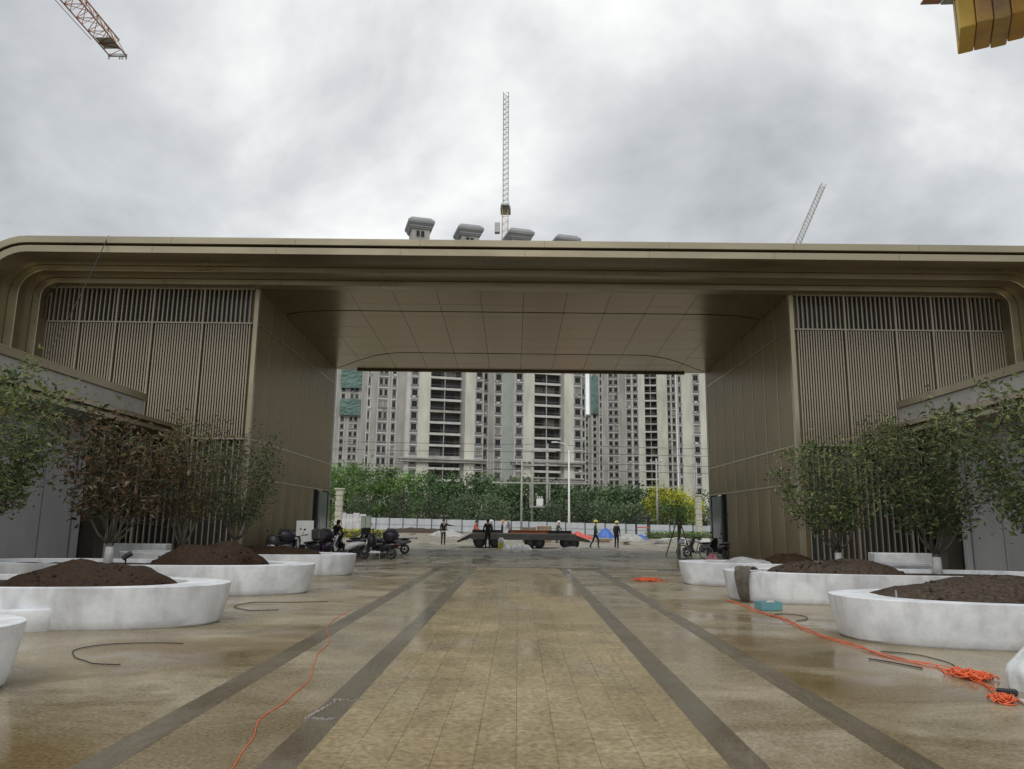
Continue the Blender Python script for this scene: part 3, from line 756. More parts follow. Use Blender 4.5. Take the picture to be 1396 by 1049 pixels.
def tower(label, loc, yaw, bays, floors, fh, depth, z0=0, vis=(3, 16), caps=(), cornices=(), net=None, group='apartment towers beyond the trees', seed=0):
    r = random.Random(seed)
    t = thing('apartment_tower', label, 'tower', loc, yaw, group)
    H = floors * fh
    W = sum(b[1] for b in bays)
    b = MB(); rest = MB()
    u = 0.0
    BK = 4.6
    def add_win(x, y, z, w, h, fl):
        if vis[0] <= fl < vis[1]:
            link('window', window_mesh(w, h, r.choice((0, 0, 0, 0, 0, 0, 0, 1, 1, 2))), t, (x, y, z))
        else:
            rest.box(x, x + w, y + 0.08, y + 0.12, z, z + h)
    for kind, w, s in bays:
        x0, x1 = u, u + w
        if kind[0] == 'P':
            b.box(x0, x1, s, BK, 0, H, {'P': 0, 'Py': 1, 'Pt': 4, 'Pb': 5, 'Pw': 3}[kind])
        elif kind[0] == 'W':
            nw = 2 if kind == 'W2' else 1
            b.box(x0, x0 + 0.2, s, BK, 0, H, 3); b.box(x1 - 0.2, x1, s, BK, 0, H, 3)
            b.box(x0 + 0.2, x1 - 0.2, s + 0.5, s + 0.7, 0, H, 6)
            for fl in range(floors):
                z = fl * fh
                mi = 5 if kind == 'Wb' else 2
                b.box(x0 + 0.2, x1 - 0.2, s + 0.08, s + 0.34, z + 0.16, z + 0.95, mi)
                b.box(x0 + 0.2, x1 - 0.2, s + 0.06, s + 0.34, z + 2.55, z + fh - 0.16, mi if kind == 'Wb' else 0)
                b.box(x0 + 0.2, x1 - 0.2, s - 0.12, s + 0.5, z + fh - 0.16, z + fh + 0.16, 3)
                iw = (w - 0.4)
                if r.random() < 0.3:
                    ax = x0 + 0.25 + r.random() * max(0.05, w - 1.4)
                    b.box(ax, ax + 0.85, s - 0.34, s + 0.05, z + 0.2, z + 0.8, r.choice((3, 0, 2)))
                if nw == 1:
                    jw = iw * 0.16
                    b.box(x0 + 0.2, x0 + 0.2 + jw, s + 0.1, s + 0.34, z + 0.95, z + 2.55, 0)
                    b.box(x1 - 0.2 - jw, x1 - 0.2, s + 0.1, s + 0.34, z + 0.95, z + 2.55, 0)
                    add_win(x0 + 0.2 + jw, s + 0.14, z + 0.95, iw - 2 * jw, 1.6, fl)
                else:
                    jw = iw * 0.10; c = x0 + w / 2
                    b.box(x0 + 0.2, x0 + 0.2 + jw, s + 0.1, s + 0.34, z + 0.95, z + 2.55, 0)
                    b.box(x1 - 0.2 - jw, x1 - 0.2, s + 0.1, s + 0.34, z + 0.95, z + 2.55, 0)
                    b.box(c - jw, c + jw, s + 0.1, s + 0.34, z + 0.95, z + 2.55, 0)
                    ww = iw / 2 - 2 * jw
                    add_win(x0 + 0.2 + jw, s + 0.14, z + 0.95, ww, 1.6, fl)
                    add_win(c + jw, s + 0.14, z + 0.95, ww, 1.6, fl)
        elif kind[0] == 'B':
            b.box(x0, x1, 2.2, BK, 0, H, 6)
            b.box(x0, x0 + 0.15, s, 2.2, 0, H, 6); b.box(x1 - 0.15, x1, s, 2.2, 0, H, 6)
            for fl in range(floors + 1):
                z = fl * fh
                b.box(x0 + 0.15, x1 - 0.15, s + 0.1, 2.2, z - 0.12, z + 0.02, 0)
                b.box(x0 - 0.1, x1 + 0.1, s - 0.15, s + 0.1, z - 0.30, z + 0.32, 3 if r.random() < 0.75 else 0)
                if fl < floors:
                    b.box(x0 + 0.15, x1 - 0.15, s - 0.06, s - 0.02, z + 1.0, z + 1.06, 2)
                    b.box(x0 + w * 0.45, x0 + w * 0.45 + 0.25, s + 0.0, s + 0.25, z + 0.32, z + fh - 0.3, 0)
                if fl < floors:
                    iw = w - 0.3
                    add_win(x0 + 0.15 + iw * 0.06, 2.05, z + 0.1, iw * 0.32, 2.3, fl)
                    add_win(x0 + 0.15 + iw * 0.48, 2.05, z + 0.1, iw * 0.38, 2.3, fl)
        u += w
    b.box(0.0, W, BK, depth, 0, H - 0.02, 0)
    b.build('wall', WMATS, t)
    if rest.v:
        tag(rest.build('window_remainder', M['glass'], t), kind='stuff')
    MB().bbox(-0.6, W + 0.6, -0.7, depth + 0.5, H, H + 0.9, 0.1).build('roof', M['slabroof'], t)
    for (z, x0, x1) in cornices:
        c = MB()
        c.bbox(x0, x1, -1.2, 1.0, z, z + 0.45, 0.06); c.bbox(x0 + 0.35, x1 - 0.35, -0.85, 1.0, z - 0.7, z - 0.005, 0.06)
        c.build('cornice', M['conc'], t)
    for (cx, cw, ch) in caps:
        c = MB()
        hb = H + 0.9
        c.box(cx - cw * 0.36, cx + cw * 0.36, 0.2, 6.2, hb - 0.01, hb + ch - 2.4, 0)
        pent = c.build('penthouse', M['conc'], t)
        c = MB()
        def rg(e, z):
            return [(cx - cw * 0.36 - e, 0.2 - e, z), (cx + cw * 0.36 + e, 0.2 - e, z), (cx + cw * 0.36 + e, 6.2 + e, z), (cx - cw * 0.36 - e, 6.2 + e, z)]
        z = hb + ch - 3.0
        c.loft([rg(0.06, z - 0.3), rg(0.35, z - 0.3), rg(0.35, z), rg(0.6, z + 0.15), rg(0.6, z + 0.5), rg(1.15, z + 1.2), rg(1.2, z + 1.6), rg(1.2, z + 1.9), rg(0.2, z + 3.0)], True, True)
        c.build('flared_roof', M['slabroof'], pent)
        for dx_ in (-0.16, 0.02):
            link('window', window_mesh(0.9, 1.7), pent, (cx + cw * dx_ - 0.1, 0.06, hb + ch - 5.6))
    if net:
        for (x0, x1, zz0, zz1) in net:
            n_ = MB(); k = 9; rows = 12
            rings = []
            for i in range(rows + 1):
                z = zz0 + (zz1 - zz0) * i / rows
                off = r.uniform(-0.25, 0.15)
                rings.append([(x0 - 0.5, 5, z), (x0 - 0.5, -1.0 + off, z)] + [(x0 + (x1 - x0) * q / k, -1.3 + r.uniform(-.2, .2), z) for q in range(1, k)] + [(x1 + .5, -1.0 + off, z), (x1 + 0.5, 5, z)])
            n_.loft(rings, False)
            n_.build('safety_net', M['net'], t)
    return t
FH = 3.07
yaw1 = math.atan2(16.5, 58.9)
o1 = Vector((-40.6, 196.0, 0)); d1 = Vector((math.cos(yaw1), math.sin(yaw1), 0))
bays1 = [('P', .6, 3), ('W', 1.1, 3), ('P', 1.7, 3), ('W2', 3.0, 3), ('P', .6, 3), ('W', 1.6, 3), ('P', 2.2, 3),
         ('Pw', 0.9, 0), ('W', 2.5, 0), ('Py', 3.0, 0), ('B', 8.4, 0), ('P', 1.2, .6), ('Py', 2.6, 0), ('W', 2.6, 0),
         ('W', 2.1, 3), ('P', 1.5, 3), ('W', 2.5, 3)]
w1 = sum(b[1] for b in bays1)
tower('grey concrete tower with a wide stack of dark balconies left of the crane mast', o1, yaw1, bays1, 24, FH, 16, caps=((13.1, 7.0, 10.6), (27.2, 7.0, 10.2)), cornices=((17.6, 9.0, 33.0),), seed=1)
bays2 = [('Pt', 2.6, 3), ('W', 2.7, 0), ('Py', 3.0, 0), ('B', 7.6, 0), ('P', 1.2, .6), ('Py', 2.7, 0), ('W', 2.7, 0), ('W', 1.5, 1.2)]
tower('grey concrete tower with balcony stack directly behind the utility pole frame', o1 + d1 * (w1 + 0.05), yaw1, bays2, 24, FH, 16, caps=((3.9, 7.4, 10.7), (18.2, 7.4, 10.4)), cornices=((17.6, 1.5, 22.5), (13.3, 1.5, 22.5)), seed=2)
bays3 = [('W', 1.4, 2), ('P', 2.0, 2), ('W2', 4.6, 2), ('P', 2.4, 2), ('W', 2.6, 0), ('W', 2.5, 0), ('Py', 2.4, 0), ('B', 4.7, 0), ('Py', 4.0, 0), ('Wb', 1.8, 3), ('Wb', 1.9, 3)]
tower('pale grey tower with paired windows right of the sky gap', (31.4, 296, 0), -0.10, bays3, 27, FH, 16, vis=(4, 22), seed=3)
bays4 = [('W', 1.3, 1.5), ('Py', 2.9, 1.2), ('W', 2.4, 0), ('Py', 2.3, 0), ('P', 1.4, 1), ('W', 2.4, 1), ('P', 2.0, 1), ('W', 2.4, 1), ('P', 3, 0)]
tower('warm grey tower at the right edge of the opening', (47.3, 224, 0), -0.19, bays4, 26, FH, 14, vis=(3, 17), seed=4)
bays5 = [('W', 2.2, 0), ('P', 1.2, 0), ('W', 2.2, 0), ('P', 1.0, 0), ('W', 2.0, 0)]
tower('narrow distant tower wrapped in green netting in the sky gap', (34.2, 352, 0), 0.0, bays5, 25, FH, 14, vis=(5, 22), net=((0.2, 8.4, 52, 70),), seed=5)
tower('lower distant block with small windows filling the foot of the sky gap', (28.6, 362, 0), 0.0, [('W', 2.0, 0), ('P', 0.8, 0), ('W', 2.0, 0), ('P', 2.0, 0)], 17, FH, 12, vis=(4, 17), seed=7)
bays6 = [('W', 2.2, 0), ('P', 1.5, 0), ('W', 2.2, 0), ('P', 1.2, 0), ('W2', 4.2, 0), ('P', 1.4, 0)]
tower('bluish grey tower with green safety nets at the left edge of the opening', (-76.0, 300, 0), 0.1, bays6, 25, FH, 14, vis=(4, 21), net=((4.2, 11.6, 43.0, 49.5), (4.2, 11.6, 54.0, 62)), seed=6)

# ------------------------------------------------------------------ cranes
def lattice(b, a, c, w, nseg, up=Vector((0, 0, 1)), rc=0.08, rb=0.04, tri=False, mi=0):
    a = Vector(a); c = Vector(c); d = (c - a).normalized()
    x = d.cross(up); x = x.normalized() if x.length > 1e-4 else Vector((1, 0, 0))
    y = x.cross(d).normalized()
    cs = [x * (-w / 2), x * (w / 2), y * w * 1.0] if tri else [x * (-w / 2) - y * (w / 2), x * (w / 2) - y * (w / 2), x * (w / 2) + y * (w / 2), x * (-w / 2) + y * (w / 2)]
    n = len(cs)
    for k in cs:
        b.tube([a + k, c + k], rc, 5, mi)
    for i in range(nseg):
        p = a.lerp(c, i / nseg); q = a.lerp(c, (i + 1) / nseg); mid = a.lerp(c, (i + 0.5) / nseg)
        for k in range(n):
            k2 = (k + 1) % n
            b.tube([p + cs[k], mid + cs[k2], q + cs[k]], rb, 4, mi)
            b.tube([p + cs[k], p + cs[k2]], rb, 4, mi)
    return b
# crane behind the towers with its jib raised upright
c1 = thing('tower_crane', 'tower crane with upright jib rising behind the tower roofs above the gate', 'crane', (-5.4, 236, 0), 0, 'tower cranes')
lattice(MB(), (0, 0, 0), (0, 0, 104), 1.9, 40, Vector((0, 1, 0)), 0.12, 0.06).build('mast', M['craneyellow'], c1)
lattice(MB(), (0.1, -1.2, 104.6), (-0.15, -6, 142.0), 1.7, 22, Vector((0, 1, 0)), 0.13, 0.07).build('jib', M['cranewhite'], c1)
MB().bbox(-1.4, 1.4, -2.4, 1.4, 104.0, 104.6, 0.05).build('slewing_platform', M['steel'], c1)
MB().bbox(-3.4, -1.7, -1.0, 1.0, 95.2, 98.6, 0.1).build('cab', M['cranewhite'], c1)
MB().bbox(-1.7, 1.7, 2.0, 7.5, 104.7, 105.6, 0.05).build('counter_jib', M['cranewhite'], c1)
# slanting jib right
c2 = thing('tower_crane', 'distant crane jib slanting up to the right above the gate roof', 'crane', (101, 300, 0), 0, 'tower cranes')
lattice(MB(), (0, 0, 0), (0, 0, 88), 2.0, 30, Vector((0, 1, 0)), 0.14, 0.06).build('mast', M['cranewhite'], c2)
lattice(MB(), (0.8, -0.5, 88), (26.4, 0, 143.5), 1.9, 34, Vector((0, 1, 0)), 0.13, 0.07).build('jib', M['cranewhite'], c2)
MB().tube([(-4, 0, 100), (20.5, 0, 131)], 0.07, 4).build('pendant_line', M['steel'], c2)
MB().tube([(0, 0, 88), (-4, 0, 100)], 0.25, 4).build('frame', M['cranewhite'], c2)
# jib over the left corner, its mast stands outside the picture
c3 = thing('tower_crane', 'reddish lattice crane jib end hanging over the top left corner', 'crane', (-37.1, 6, 0), 0, 'tower cranes')
lattice(MB(), (0, 0, 0), (0, 0, 44), 1.9, 18, Vector((0, 1, 0)), 0.12, 0.06).build('mast', M['cranered'], c3)
lattice(MB(), (0, 0.5, 43.2), (0, 56.3, 43.2), 1.55, 32, Vector((0, 0, 1)), 0.065, 0.035, True).build('jib', M['cranered'], c3)
tp = MB(); tp.box(-0.85, 0.85, 56.25, 56.4, 43.1, 43.35)
for x in (-0.8, 0.2, 0.45, 0.8): tp.box(x - 0.05, x + 0.05, 56.3, 56.4, 42.85, 43.1)
tp.box(-0.7, 0.7, 53.8, 55.4, 43.25, 43.3)
tp.build('jib_tip', M['steel'], c3)
MB().tube([(-1.4, 20, 43.0), (-1.15, 54, 43.2)], 0.03, 4).build('hoist_rope', M['steel'], c3)
# counterweights over the right corner
c4 = thing('tower_crane', 'crane counterweight of yellow and brown slabs over the top right corner', 'crane', (27.9, 24, 0), -0.06, 'tower cranes')
lattice(MB(), (0, 0, 0), (0, 0, 33), 1.9, 14, Vector((0, 1, 0)), 0.12, 0.06).build('mast', M['craneyellow'], c4)
MB().bbox(-1.9, 2.0, 0, 20.3, 35.2, 35.5, 0.03).build('counter_jib', M['steel'], c4)
c4m = [mat('weight_%d' % i, c, 0.7, 0, 0.25, 0.55, bump=0.2, bscale=5, c2=d, detail=8, stretch=(1, 1, 0.6)) for i, (c, d) in enumerate((((0.62, 0.42, 0.08), (0.55, 0.36, 0.08)), ((0.58, 0.37, 0.07), (0.36, 0.20, 0.13)), ((0.55, 0.36, 0.09), (0.30, 0.19, 0.13)), ((0.60, 0.34, 0.05), (0.38, 0.20, 0.10)), ((0.56, 0.24, 0.06), (0.36, 0.15, 0.08))))]
for i in range(5):
    x0 = -2.25 + i * 0.9
    o = MB().bbox(x0 + 0.02, x0 + 0.87, -1.55 - 0.05 * (i % 2), 1.45 + 0.1 * (i % 3), 31.6 + 0.06 * (i % 2), 35.6, 0.05).build('counterweight', c4m[i], c4, (0.35, 18.1, 0), -0.42)
    if i == 0:
        MB().bbox(x0 + 0.003, x0 + 0.018, -0.35, 0.15, 31.75, 35.5, 0.003).build('stripe', M['hose'], o)
rl = MB()
for y in range(0, 21, 2):
    for x in (-2.6, 2.6):
        rl.tube([(x, y, 35.3), (x, y, 36.5)], 0.04, 4)
for x in (-2.6, 2.6):
    rl.tube([(x, 0, 36.5), (x, 20.2, 36.5)], 0.04, 4); rl.tube([(x, 0, 35.9), (x, 20.2, 35.9)], 0.03, 4); rl.box(x - 0.6, x + 0.6, 0, 20.2, 35.2, 35.28)
rl.build('railing', M['cranered'], c4)
MB().bbox(2.1, 3.6, 15.5, 17.5, 33.8, 35.2, 0.05).build('winch', M['rust'], c4)

# ------------------------------------------------------------------ hoarding, trees and poles beyond the plaza
fa, fb = Vector((-31.0, 132.0, 0)), Vector((24.0, 93.0, 0))
fl_ = (fb - fa).length; fdir = (fb - fa).normalized(); fyaw = math.atan2(fdir.y, fdir.x)
fence = thing('hoarding_fence', 'long pale site hoarding with dark posts beyond the plaza', 'fence', fa, fyaw)
NP = 22
M['hoard'] = mat('hoarding_sheet', (0.44, 0.47, 0.49), 0.55, 0, 0.12, 0.8)
for i in range(NP):
    u0, u1 = fl_ * i / NP, fl_ * (i + 1) / NP
    hh = 2.15 - 0.75 * i / NP
    b = MB().box(u0 + 0.04, u1 - 0.04, 0.0, 0.04, 0.08, hh)
    b.build('panel', M['hoard'], fence)
    MB().box(u0 - 0.045, u0 + 0.045, -0.08, 0.02, 0, hh + 0.5).build('post', M['black'], fence)
    MB().box(u0 + 0.05, u1 - 0.05, -0.045, -0.003, hh * 0.5, hh * 0.5 + 0.05).build('rail', M['steel'], fence)
    MB().box(u0 + 0.05, u1 - 0.05, -0.045, -0.003, hh + 0.36, hh + 0.40).build('rail', M['black'], fence)

LFB = leaf_mat('far_bright', [(0.07, 0.14, 0.035), (0.14, 0.26, 0.06), (0.25, 0.40, 0.11)])
LFM = leaf_mat('far_mid', [(0.04, 0.085, 0.035), (0.075, 0.14, 0.05), (0.13, 0.205, 0.075)])
LFD = leaf_mat('far_dull', [(0.055, 0.085, 0.045), (0.09, 0.13, 0.065), (0.15, 0.19, 0.10)])
LFY = leaf_mat('far_yellow', [(0.26, 0.32, 0.035), (0.52, 0.54, 0.045), (0.70, 0.66, 0.07)])
def round_tree(label, X, Y, h, w, lm, n, seed, sz=0.42, group='trees beyond the hoarding', base=0.12, stakes=False):
    r = random.Random(seed)
    t = thing('broadleaf_tree', label, 'tree', (X, Y, 0), 0, group)
    tr = MB(); tr.tube([(0, 0, -0.1), (0.05, 0, h * 0.3), (0, 0.05, h * 0.8)], [0.045 * h * .5, 0.03 * h * .5, 0.01 * h * .5], 6)
    cl = []
    for i in range(34):
        a = r.uniform(0, 6.283); zz = r.uniform(-1, 1)
        q = math.sqrt(1 - zz * zz) * r.uniform(0.45, 1.0)
        c = Vector((w / 2 * q * math.cos(a), w / 2 * q * math.sin(a), h * (base + 1) / 2 + zz * h * (1 - base) / 2 * r.uniform(0.7, 0.95)))
        cl.append((c, w * r.uniform(0.09, 0.17)))
        if i % 4 == 0:
            tr.tube([(0, 0, h * 0.25), c * 0.5 + Vector((0, 0, h * 0.2)), c], [0.012 * h, 0.008 * h, 0.003 * h], 4)
    tr.build('trunk', M['bark'], t)
    lv = MB()
    for _ in range(n):
        c, rr = r.choice(cl)
        leaf(lv, (c.x + r.gauss(0, rr), c.y + r.gauss(0, rr), max(0.2, c.z + r.gauss(0, rr * 0.85))), sz, r, 0, 0, 0.6)
    lv.build('crown', lm, t)
    return t
def pxX(px, Y): return (px - 709) / 1030 * Y * 0.985
rt = random.Random(11)
back = [(452, 146, 12.4, 'bright'), (478, 150, 13.0, 'bright'), (505, 145, 12.4, 'bright'), (532, 150, 12.6, 'bright'), (560, 146, 11.6, 'bright'), (588, 143, 10.8, 'mid'),
        (616, 141, 10.2, 'mid'), (645, 139, 9.8, 'mid'), (672, 137, 9.4, 'mid'), (700, 133, 9.0, 'mid'), (726, 130, 8.4, 'mid'), (755, 128, 7.8, 'mid'), (783, 126, 7.4, 'mid'), (812, 123, 7.0, 'mid'), (840, 120, 6.9, 'mid'), (868, 118, 6.6, 'mid')]
for i, (px, Y, h, k) in enumerate(back):
    lab = 'tall %s green tree in the back row, %s from the left end of the opening' % ('bright' if k == 'bright' else 'mid', ['first', 'second', 'third', 'fourth', 'fifth', 'sixth', 'seventh', 'eighth', 'ninth', 'tenth', 'eleventh', 'twelfth', 'thirteenth', 'fourteenth', 'fifteenth', 'sixteenth'][i])
    round_tree(lab, pxX(px, Y), Y, h, 6.2, LFB if k == 'bright' else LFM, 2600, 100 + i, 0.5, base=0.05)
front = [(492, 134, 6.0), (545, 130, 6.6), (590, 125, 6.0), (636, 121, 6.0), (678, 117, 5.6), (756, 110, 4.6), (790, 108, 4.8), (826, 106, 4.4), (866, 103, 4.2)]
for i, (px, Y, h) in enumerate(front):
    lab = 'small dull green tree close behind the hoarding, %s from the left in the front row' % ['first', 'second', 'third', 'fourth', 'fifth', 'sixth', 'seventh', 'eighth', 'ninth'][i]
    round_tree(lab, pxX(px, Y), Y, h, 4.6, LFD, 1800, 140 + i, 0.34, 'front row of small trees', 0.08)
round_tree('yellow-green tree right of the tall pole', pxX(905, 104), 104, 6.3, 4.0, LFY, 2600, 160, 0.36, 'yellow trees at the right', 0.3)
round_tree('yellow-green tree nearest the right pillar', pxX(934, 103), 103, 5.8, 4.2, LFY, 2600, 161, 0.36, 'yellow trees at the right', 0.3)
round_tree('dark green tree under the yellow foliage at the right', pxX(920, 101), 101, 3.9, 6.0, LFM, 1500, 162, 0.34, 'front row of small trees', 0.06)
round_tree('dark green tree behind the right doorway edge', pxX(960, 112), 112, 6.0, 4.4, LFM, 1300, 163, 0.36, 'trees beyond the hoarding', 0.06)
yt = round_tree('young staked tree standing by the bicycle', 8.15, 39.2, 3.0, 0.8, LFB, 150, 164, 0.12, 'staked young trees', 0.58)
for a in (0.4, 2.5, 4.4):
    MB().tube([(0.75 * math.cos(a), 0.75 * math.sin(a), 0), (0.03 * math.cos(a), 0.03 * math.sin(a), 1.95)], 0.03, 6).build('stake', M['bark'], yt)

def wires(name, label, pts_list, rad=0.035):
    b = MB()
    for a, c, sag in pts_list:
        a = Vector(a); c = Vector(c); P = []
        for i in range(13):
            u = i / 12; q = a.lerp(c, u); q.z -= sag * 4 * u * (1 - u); P.append(q)
        b.tube(P, rad, 4)
    return tag(b.build(name, M['hose']), label, 'power line', kind=None)
lamp = thing('street_lamp', 'tall white street lamp with curved arm right of the utility frame', 'lamp', (5.7, 86.5, 0))
MB().tube([(0, 0, 0), (0, 0, 3), (0, 0, 9.8)], [0.16, 0.12, 0.08], 8).build('pole', M['white'], lamp, smooth=True)
MB().tube([(0, 0, 9.7), (-0.15, 0, 10.2), (-0.7, 0, 10.6), (-1.4, 0, 10.7)], [0.06, 0.05, 0.045, 0.04], 6).build('arm', M['white'], lamp, smooth=True)
MB().bbox(-2.0, -1.3, -0.13, 0.13, 10.62, 10.76, 0.03).build('lamp_head', M['white'], lamp)
MB().bbox(-0.25, 0.25, -0.25, 0.25, 0, 0.12, 0.02).build('base_plate', M['steel'], lamp)
for lab, X, Y, h, c in (('thin grey pole left of the utility frame', 0.4, 105, 10.0, 0), ('grey concrete pole among the trees at the right', 18.1, 100, 10.1, 1), ('pale concrete pole behind the yellow trees', 28.0, 120, 11.3, 1)):
    t = thing('utility_pole', lab, 'pole', (X, Y, 0), 0, 'utility poles')
    MB().tube([(0, 0, 0), (0, 0, h)], [0.17, 0.10], 8).build('pole', M['rubble'], t, smooth=True)
    MB().box(-0.8, 0.8, -0.05, 0.05, h - 0.5, h - 0.38).build('crossarm', M['steel'], t)
    for x in (-0.7, 0.0, 0.7):
        MB().tube([(x, 0, h - 0.38), (x, 0, h - 0.12)], 0.05, 6).build('insulator', M['white'], t)
hf = thing('transformer_pole', 'double concrete pole frame carrying a transformer platform', 'utility pole', (3.1, 112, 0))
for x in (-1.1, 1.1):
    MB().tube([(x, 0, 0), (x, 0, 13.1)], [0.21, 0.15], 8).build('pole', M['rubble'], hf, smooth=True)
for z, w in ((11.9, 2.4), (9.8, 2.6), (7.2, 7.0)):
    MB().box(-w, w, -0.27, -0.2, z, z + 0.22).build('crossarm', M['rubble'], hf)
MB().box(-1.5, 1.5, -0.7, 0.7, 3.75, 3.95).build('platform', M['rubble'], hf)
for x in (-1.45, 1.42):
    MB().box(x - 0.05, x + 0.08, -0.68, -0.6, 3.95, 7.2).build('upright', M['rubble'], hf)
MB().bbox(-0.5, 0.5, -0.4, 0.4, 3.95, 5.0, 0.06).build('transformer', M['white'], hf)
for x in (-0.3, 0, 0.3):
    MB().tube([(x, 0, 5.0), (x, 0, 5.4)], 0.06, 6).build('insulator', M['white'], hf)
for i, (za, zb) in enumerate(((15.5, 13.0), (14.2, 11.9), (11.0, 10.4), (9.6, 9.4))):
    lb = ['topmost', 'second highest', 'second lowest', 'lowest'][i]
    wires('power_line', '%s dark power line strung across the opening before the towers' % lb, [((-70, 122 + i, za), (3.1, 112, zb), 0.5), ((3.1, 112, zb), (75, 104 - i, zb - 0.6), 0.5)])

# stone pillars
def pillar(label, X, Y, h, w, stripes):
    t = thing('stone_pillar', label, 'pillar', (X, Y, 0), 0, 'pale stone pillars')
    n = stripes
    for i in range(n):
        k = 0.04 if i % 2 else 0.0
        MB().bbox(-w / 2 + k, w / 2 - k, -w / 2 + k, w / 2 - k, h * i / n, h * (i + 1) / n - 0.02, 0.015).build('stone', M['palestone'], t)
    MB().bbox(-w / 2 - .1, w / 2 + .1, -w / 2 - .1, w / 2 + .1, h, h + 0.15, 0.03).build('cap', M['palestone'], t)
M['palestone'] = mat('pale_stone', (0.46, 0.44, 0.36), 0.7, 0, 0.2, 3, bump=0.3)
pillar('pale stone pillar behind the scooters at the left wing', -16.45, 70, 4.35, 0.62, 9)
pillar('pale coursed stone pillar before the right doorway edge', 21.1, 90, 4.9, 0.68, 14)

# site clutter beyond the gate
M['crate'] = mat('old_wood', (0.24, 0.18, 0.12), 0.8, 0, 0.25, 4)
sw = thing('stone_slab_stack', 'row of white veined stone slabs standing behind the scooters', 'stone slabs', (-19.6, 84, 0), 0.05)
M['veined'] = mat('veined_stone', (0.42, 0.41, 0.42), 0.5, 0, 0.3, 1.6, c2=(0.66, 0.66, 0.66), detail=8)
for i in range(4):
    MB().bbox(i * 0.72, i * 0.72 + 0.68, 0.02 * i, 0.12 + 0.02 * i, 0, 2.4 - 0.12 * (i % 2), 0.02).build('slab', M['veined'], sw)
kx = thing('electrical_cabinet', 'grey-green metal cabinet beside the white stone slabs', 'cabinet', (-15.9, 80, 0))
MB().bbox(-0.5, 0.5, -0.3, 0.3, 0.1, 2.0, 0.03).build('body', mat('cabinet_green', (0.22, 0.24, 0.2), 0.6), kx)
MB().bbox(-0.55, 0.55, -0.35, 0.35, 2.0, 2.08, 0.02).build('roof', M['steel'], kx)
MB().bbox(-0.02, 0.02, -0.315, -0.301, 0.2, 1.9, 0.002).build('door_gap', M['black'], kx)
MB().bbox(-0.55, 0.55, -0.35, 0.35, 0, 0.1, 0.02).build('plinth', M['rubble'], kx)
def hedge(label, X0, X1, Y, h, d, lm, seed):
    r = random.Random(seed); b = MB()
    for _ in range(int((X1 - X0) * 420)):
        leaf(b, (r.uniform(X0, X1), Y + r.uniform(-d / 2, d / 2), r.uniform(0.02, h) * r.uniform(0.8, 1.08)), 0.2, r, 0, 0, 0.6)
    t = thing('low_hedge', label, 'hedge', (0, 0, 0), 0)
    b.build('foliage', lm, t)
    MB().bbox(X0 + 0.1, X1 - 0.1, Y - d * 0.35, Y + d * 0.35, 0, h * 0.75, 0.1).build('inner_twigs', M['bark'], t)
hedge('low yellow-green hedge behind the scooters', -17.4, -12.8, 74, 0.75, 1.0, LFY, 1)
hedge('low green hedge strip at the foot of the right pillar', 14.5, 24.5, 87, 0.7, 1.2, LFB, 2)

def mound(label, X, Y, rx, ry, h, m, seed, name, cat, group=None):
    o = heap(label, X, Y, 0.0, rx, ry, h, m, seed, name, cat, 30, group, 1.3)
    return o
mound('crumpled red tarpaulin heap behind the trailer end', 5.9, 78, 1.7, 0.9, 0.75, M['redpaint'], 31, 'tarpaulin', 'tarp')
mound('small red tarpaulin bundle at the lamp post foot', 4.4, 80, 0.7, 0.6, 0.85, M['redpaint'], 32, 'tarpaulin', 'tarp')
mound('blue tarpaulin heap behind the worker in green', 9.9, 87, 1.1, 0.8, 1.0, M['bluetarp'], 33, 'tarpaulin', 'tarp')
mound('pale rubble heap right of the worker in black', 10.4, 73, 1.5, 1.0, 0.75, M['rubble'], 34, 'rubble_heap', 'rubble')
mound('small blue bundle beside the red booth', 12.6, 80, 0.8, 0.6, 0.5, M['bluetarp'], 35, 'tarpaulin', 'tarp')
mound('white rubble heap at the hoarding left of the workers', -8.2, 88, 1.9, 0.9, 0.7, M['rubble'], 36, 'rubble_heap', 'rubble')
mound('long dirt bank along the hoarding', -14.0, 106, 7.0, 1.5, 0.75, M['soil2'], 37, 'dirt_bank', 'soil')
mound('low grey rubble behind the trailer', 0.2, 66, 1.8, 0.8, 0.75, M['rubble'], 38, 'rubble_heap', 'rubble')
for i, (x, lab) in enumerate(((-0.75, 'left one of three white sacks before the trailer'), (-0.1, 'middle one of three white sacks before the trailer'), (0.5, 'right one of three white sacks before the trailer'))):
    mound(lab, x, 46.9, 0.36, 0.28, 0.30 + 0.05 * (i % 2), M['plasticbag'], 40 + i, 'sack', 'sack', 'white sacks before the trailer')
mound('pale rubble strip before the trailer wheels on the right', 3.2, 47.2, 1.1, 0.35, 0.18, M['rubble'], 44, 'rubble_heap', 'rubble')
bk = thing('bucket', 'yellow bucket with a white bag on top before the trailer', 'bucket', (-1.05, 46.9, 0))
MB().tube([(0, 0, 0), (0, 0, 0.38)], [0.15, 0.2], 12).build('body', mat('lime_plastic', (0.5, 0.5, 0.08), 0.4), bk, smooth=False)
MB().ball((0, 0, 0.50), 0.2, 0.17, 0.2, 10, 8, 0, 0.25, random.Random(4)).build('bag', M['plasticbag'], bk, smooth=True)
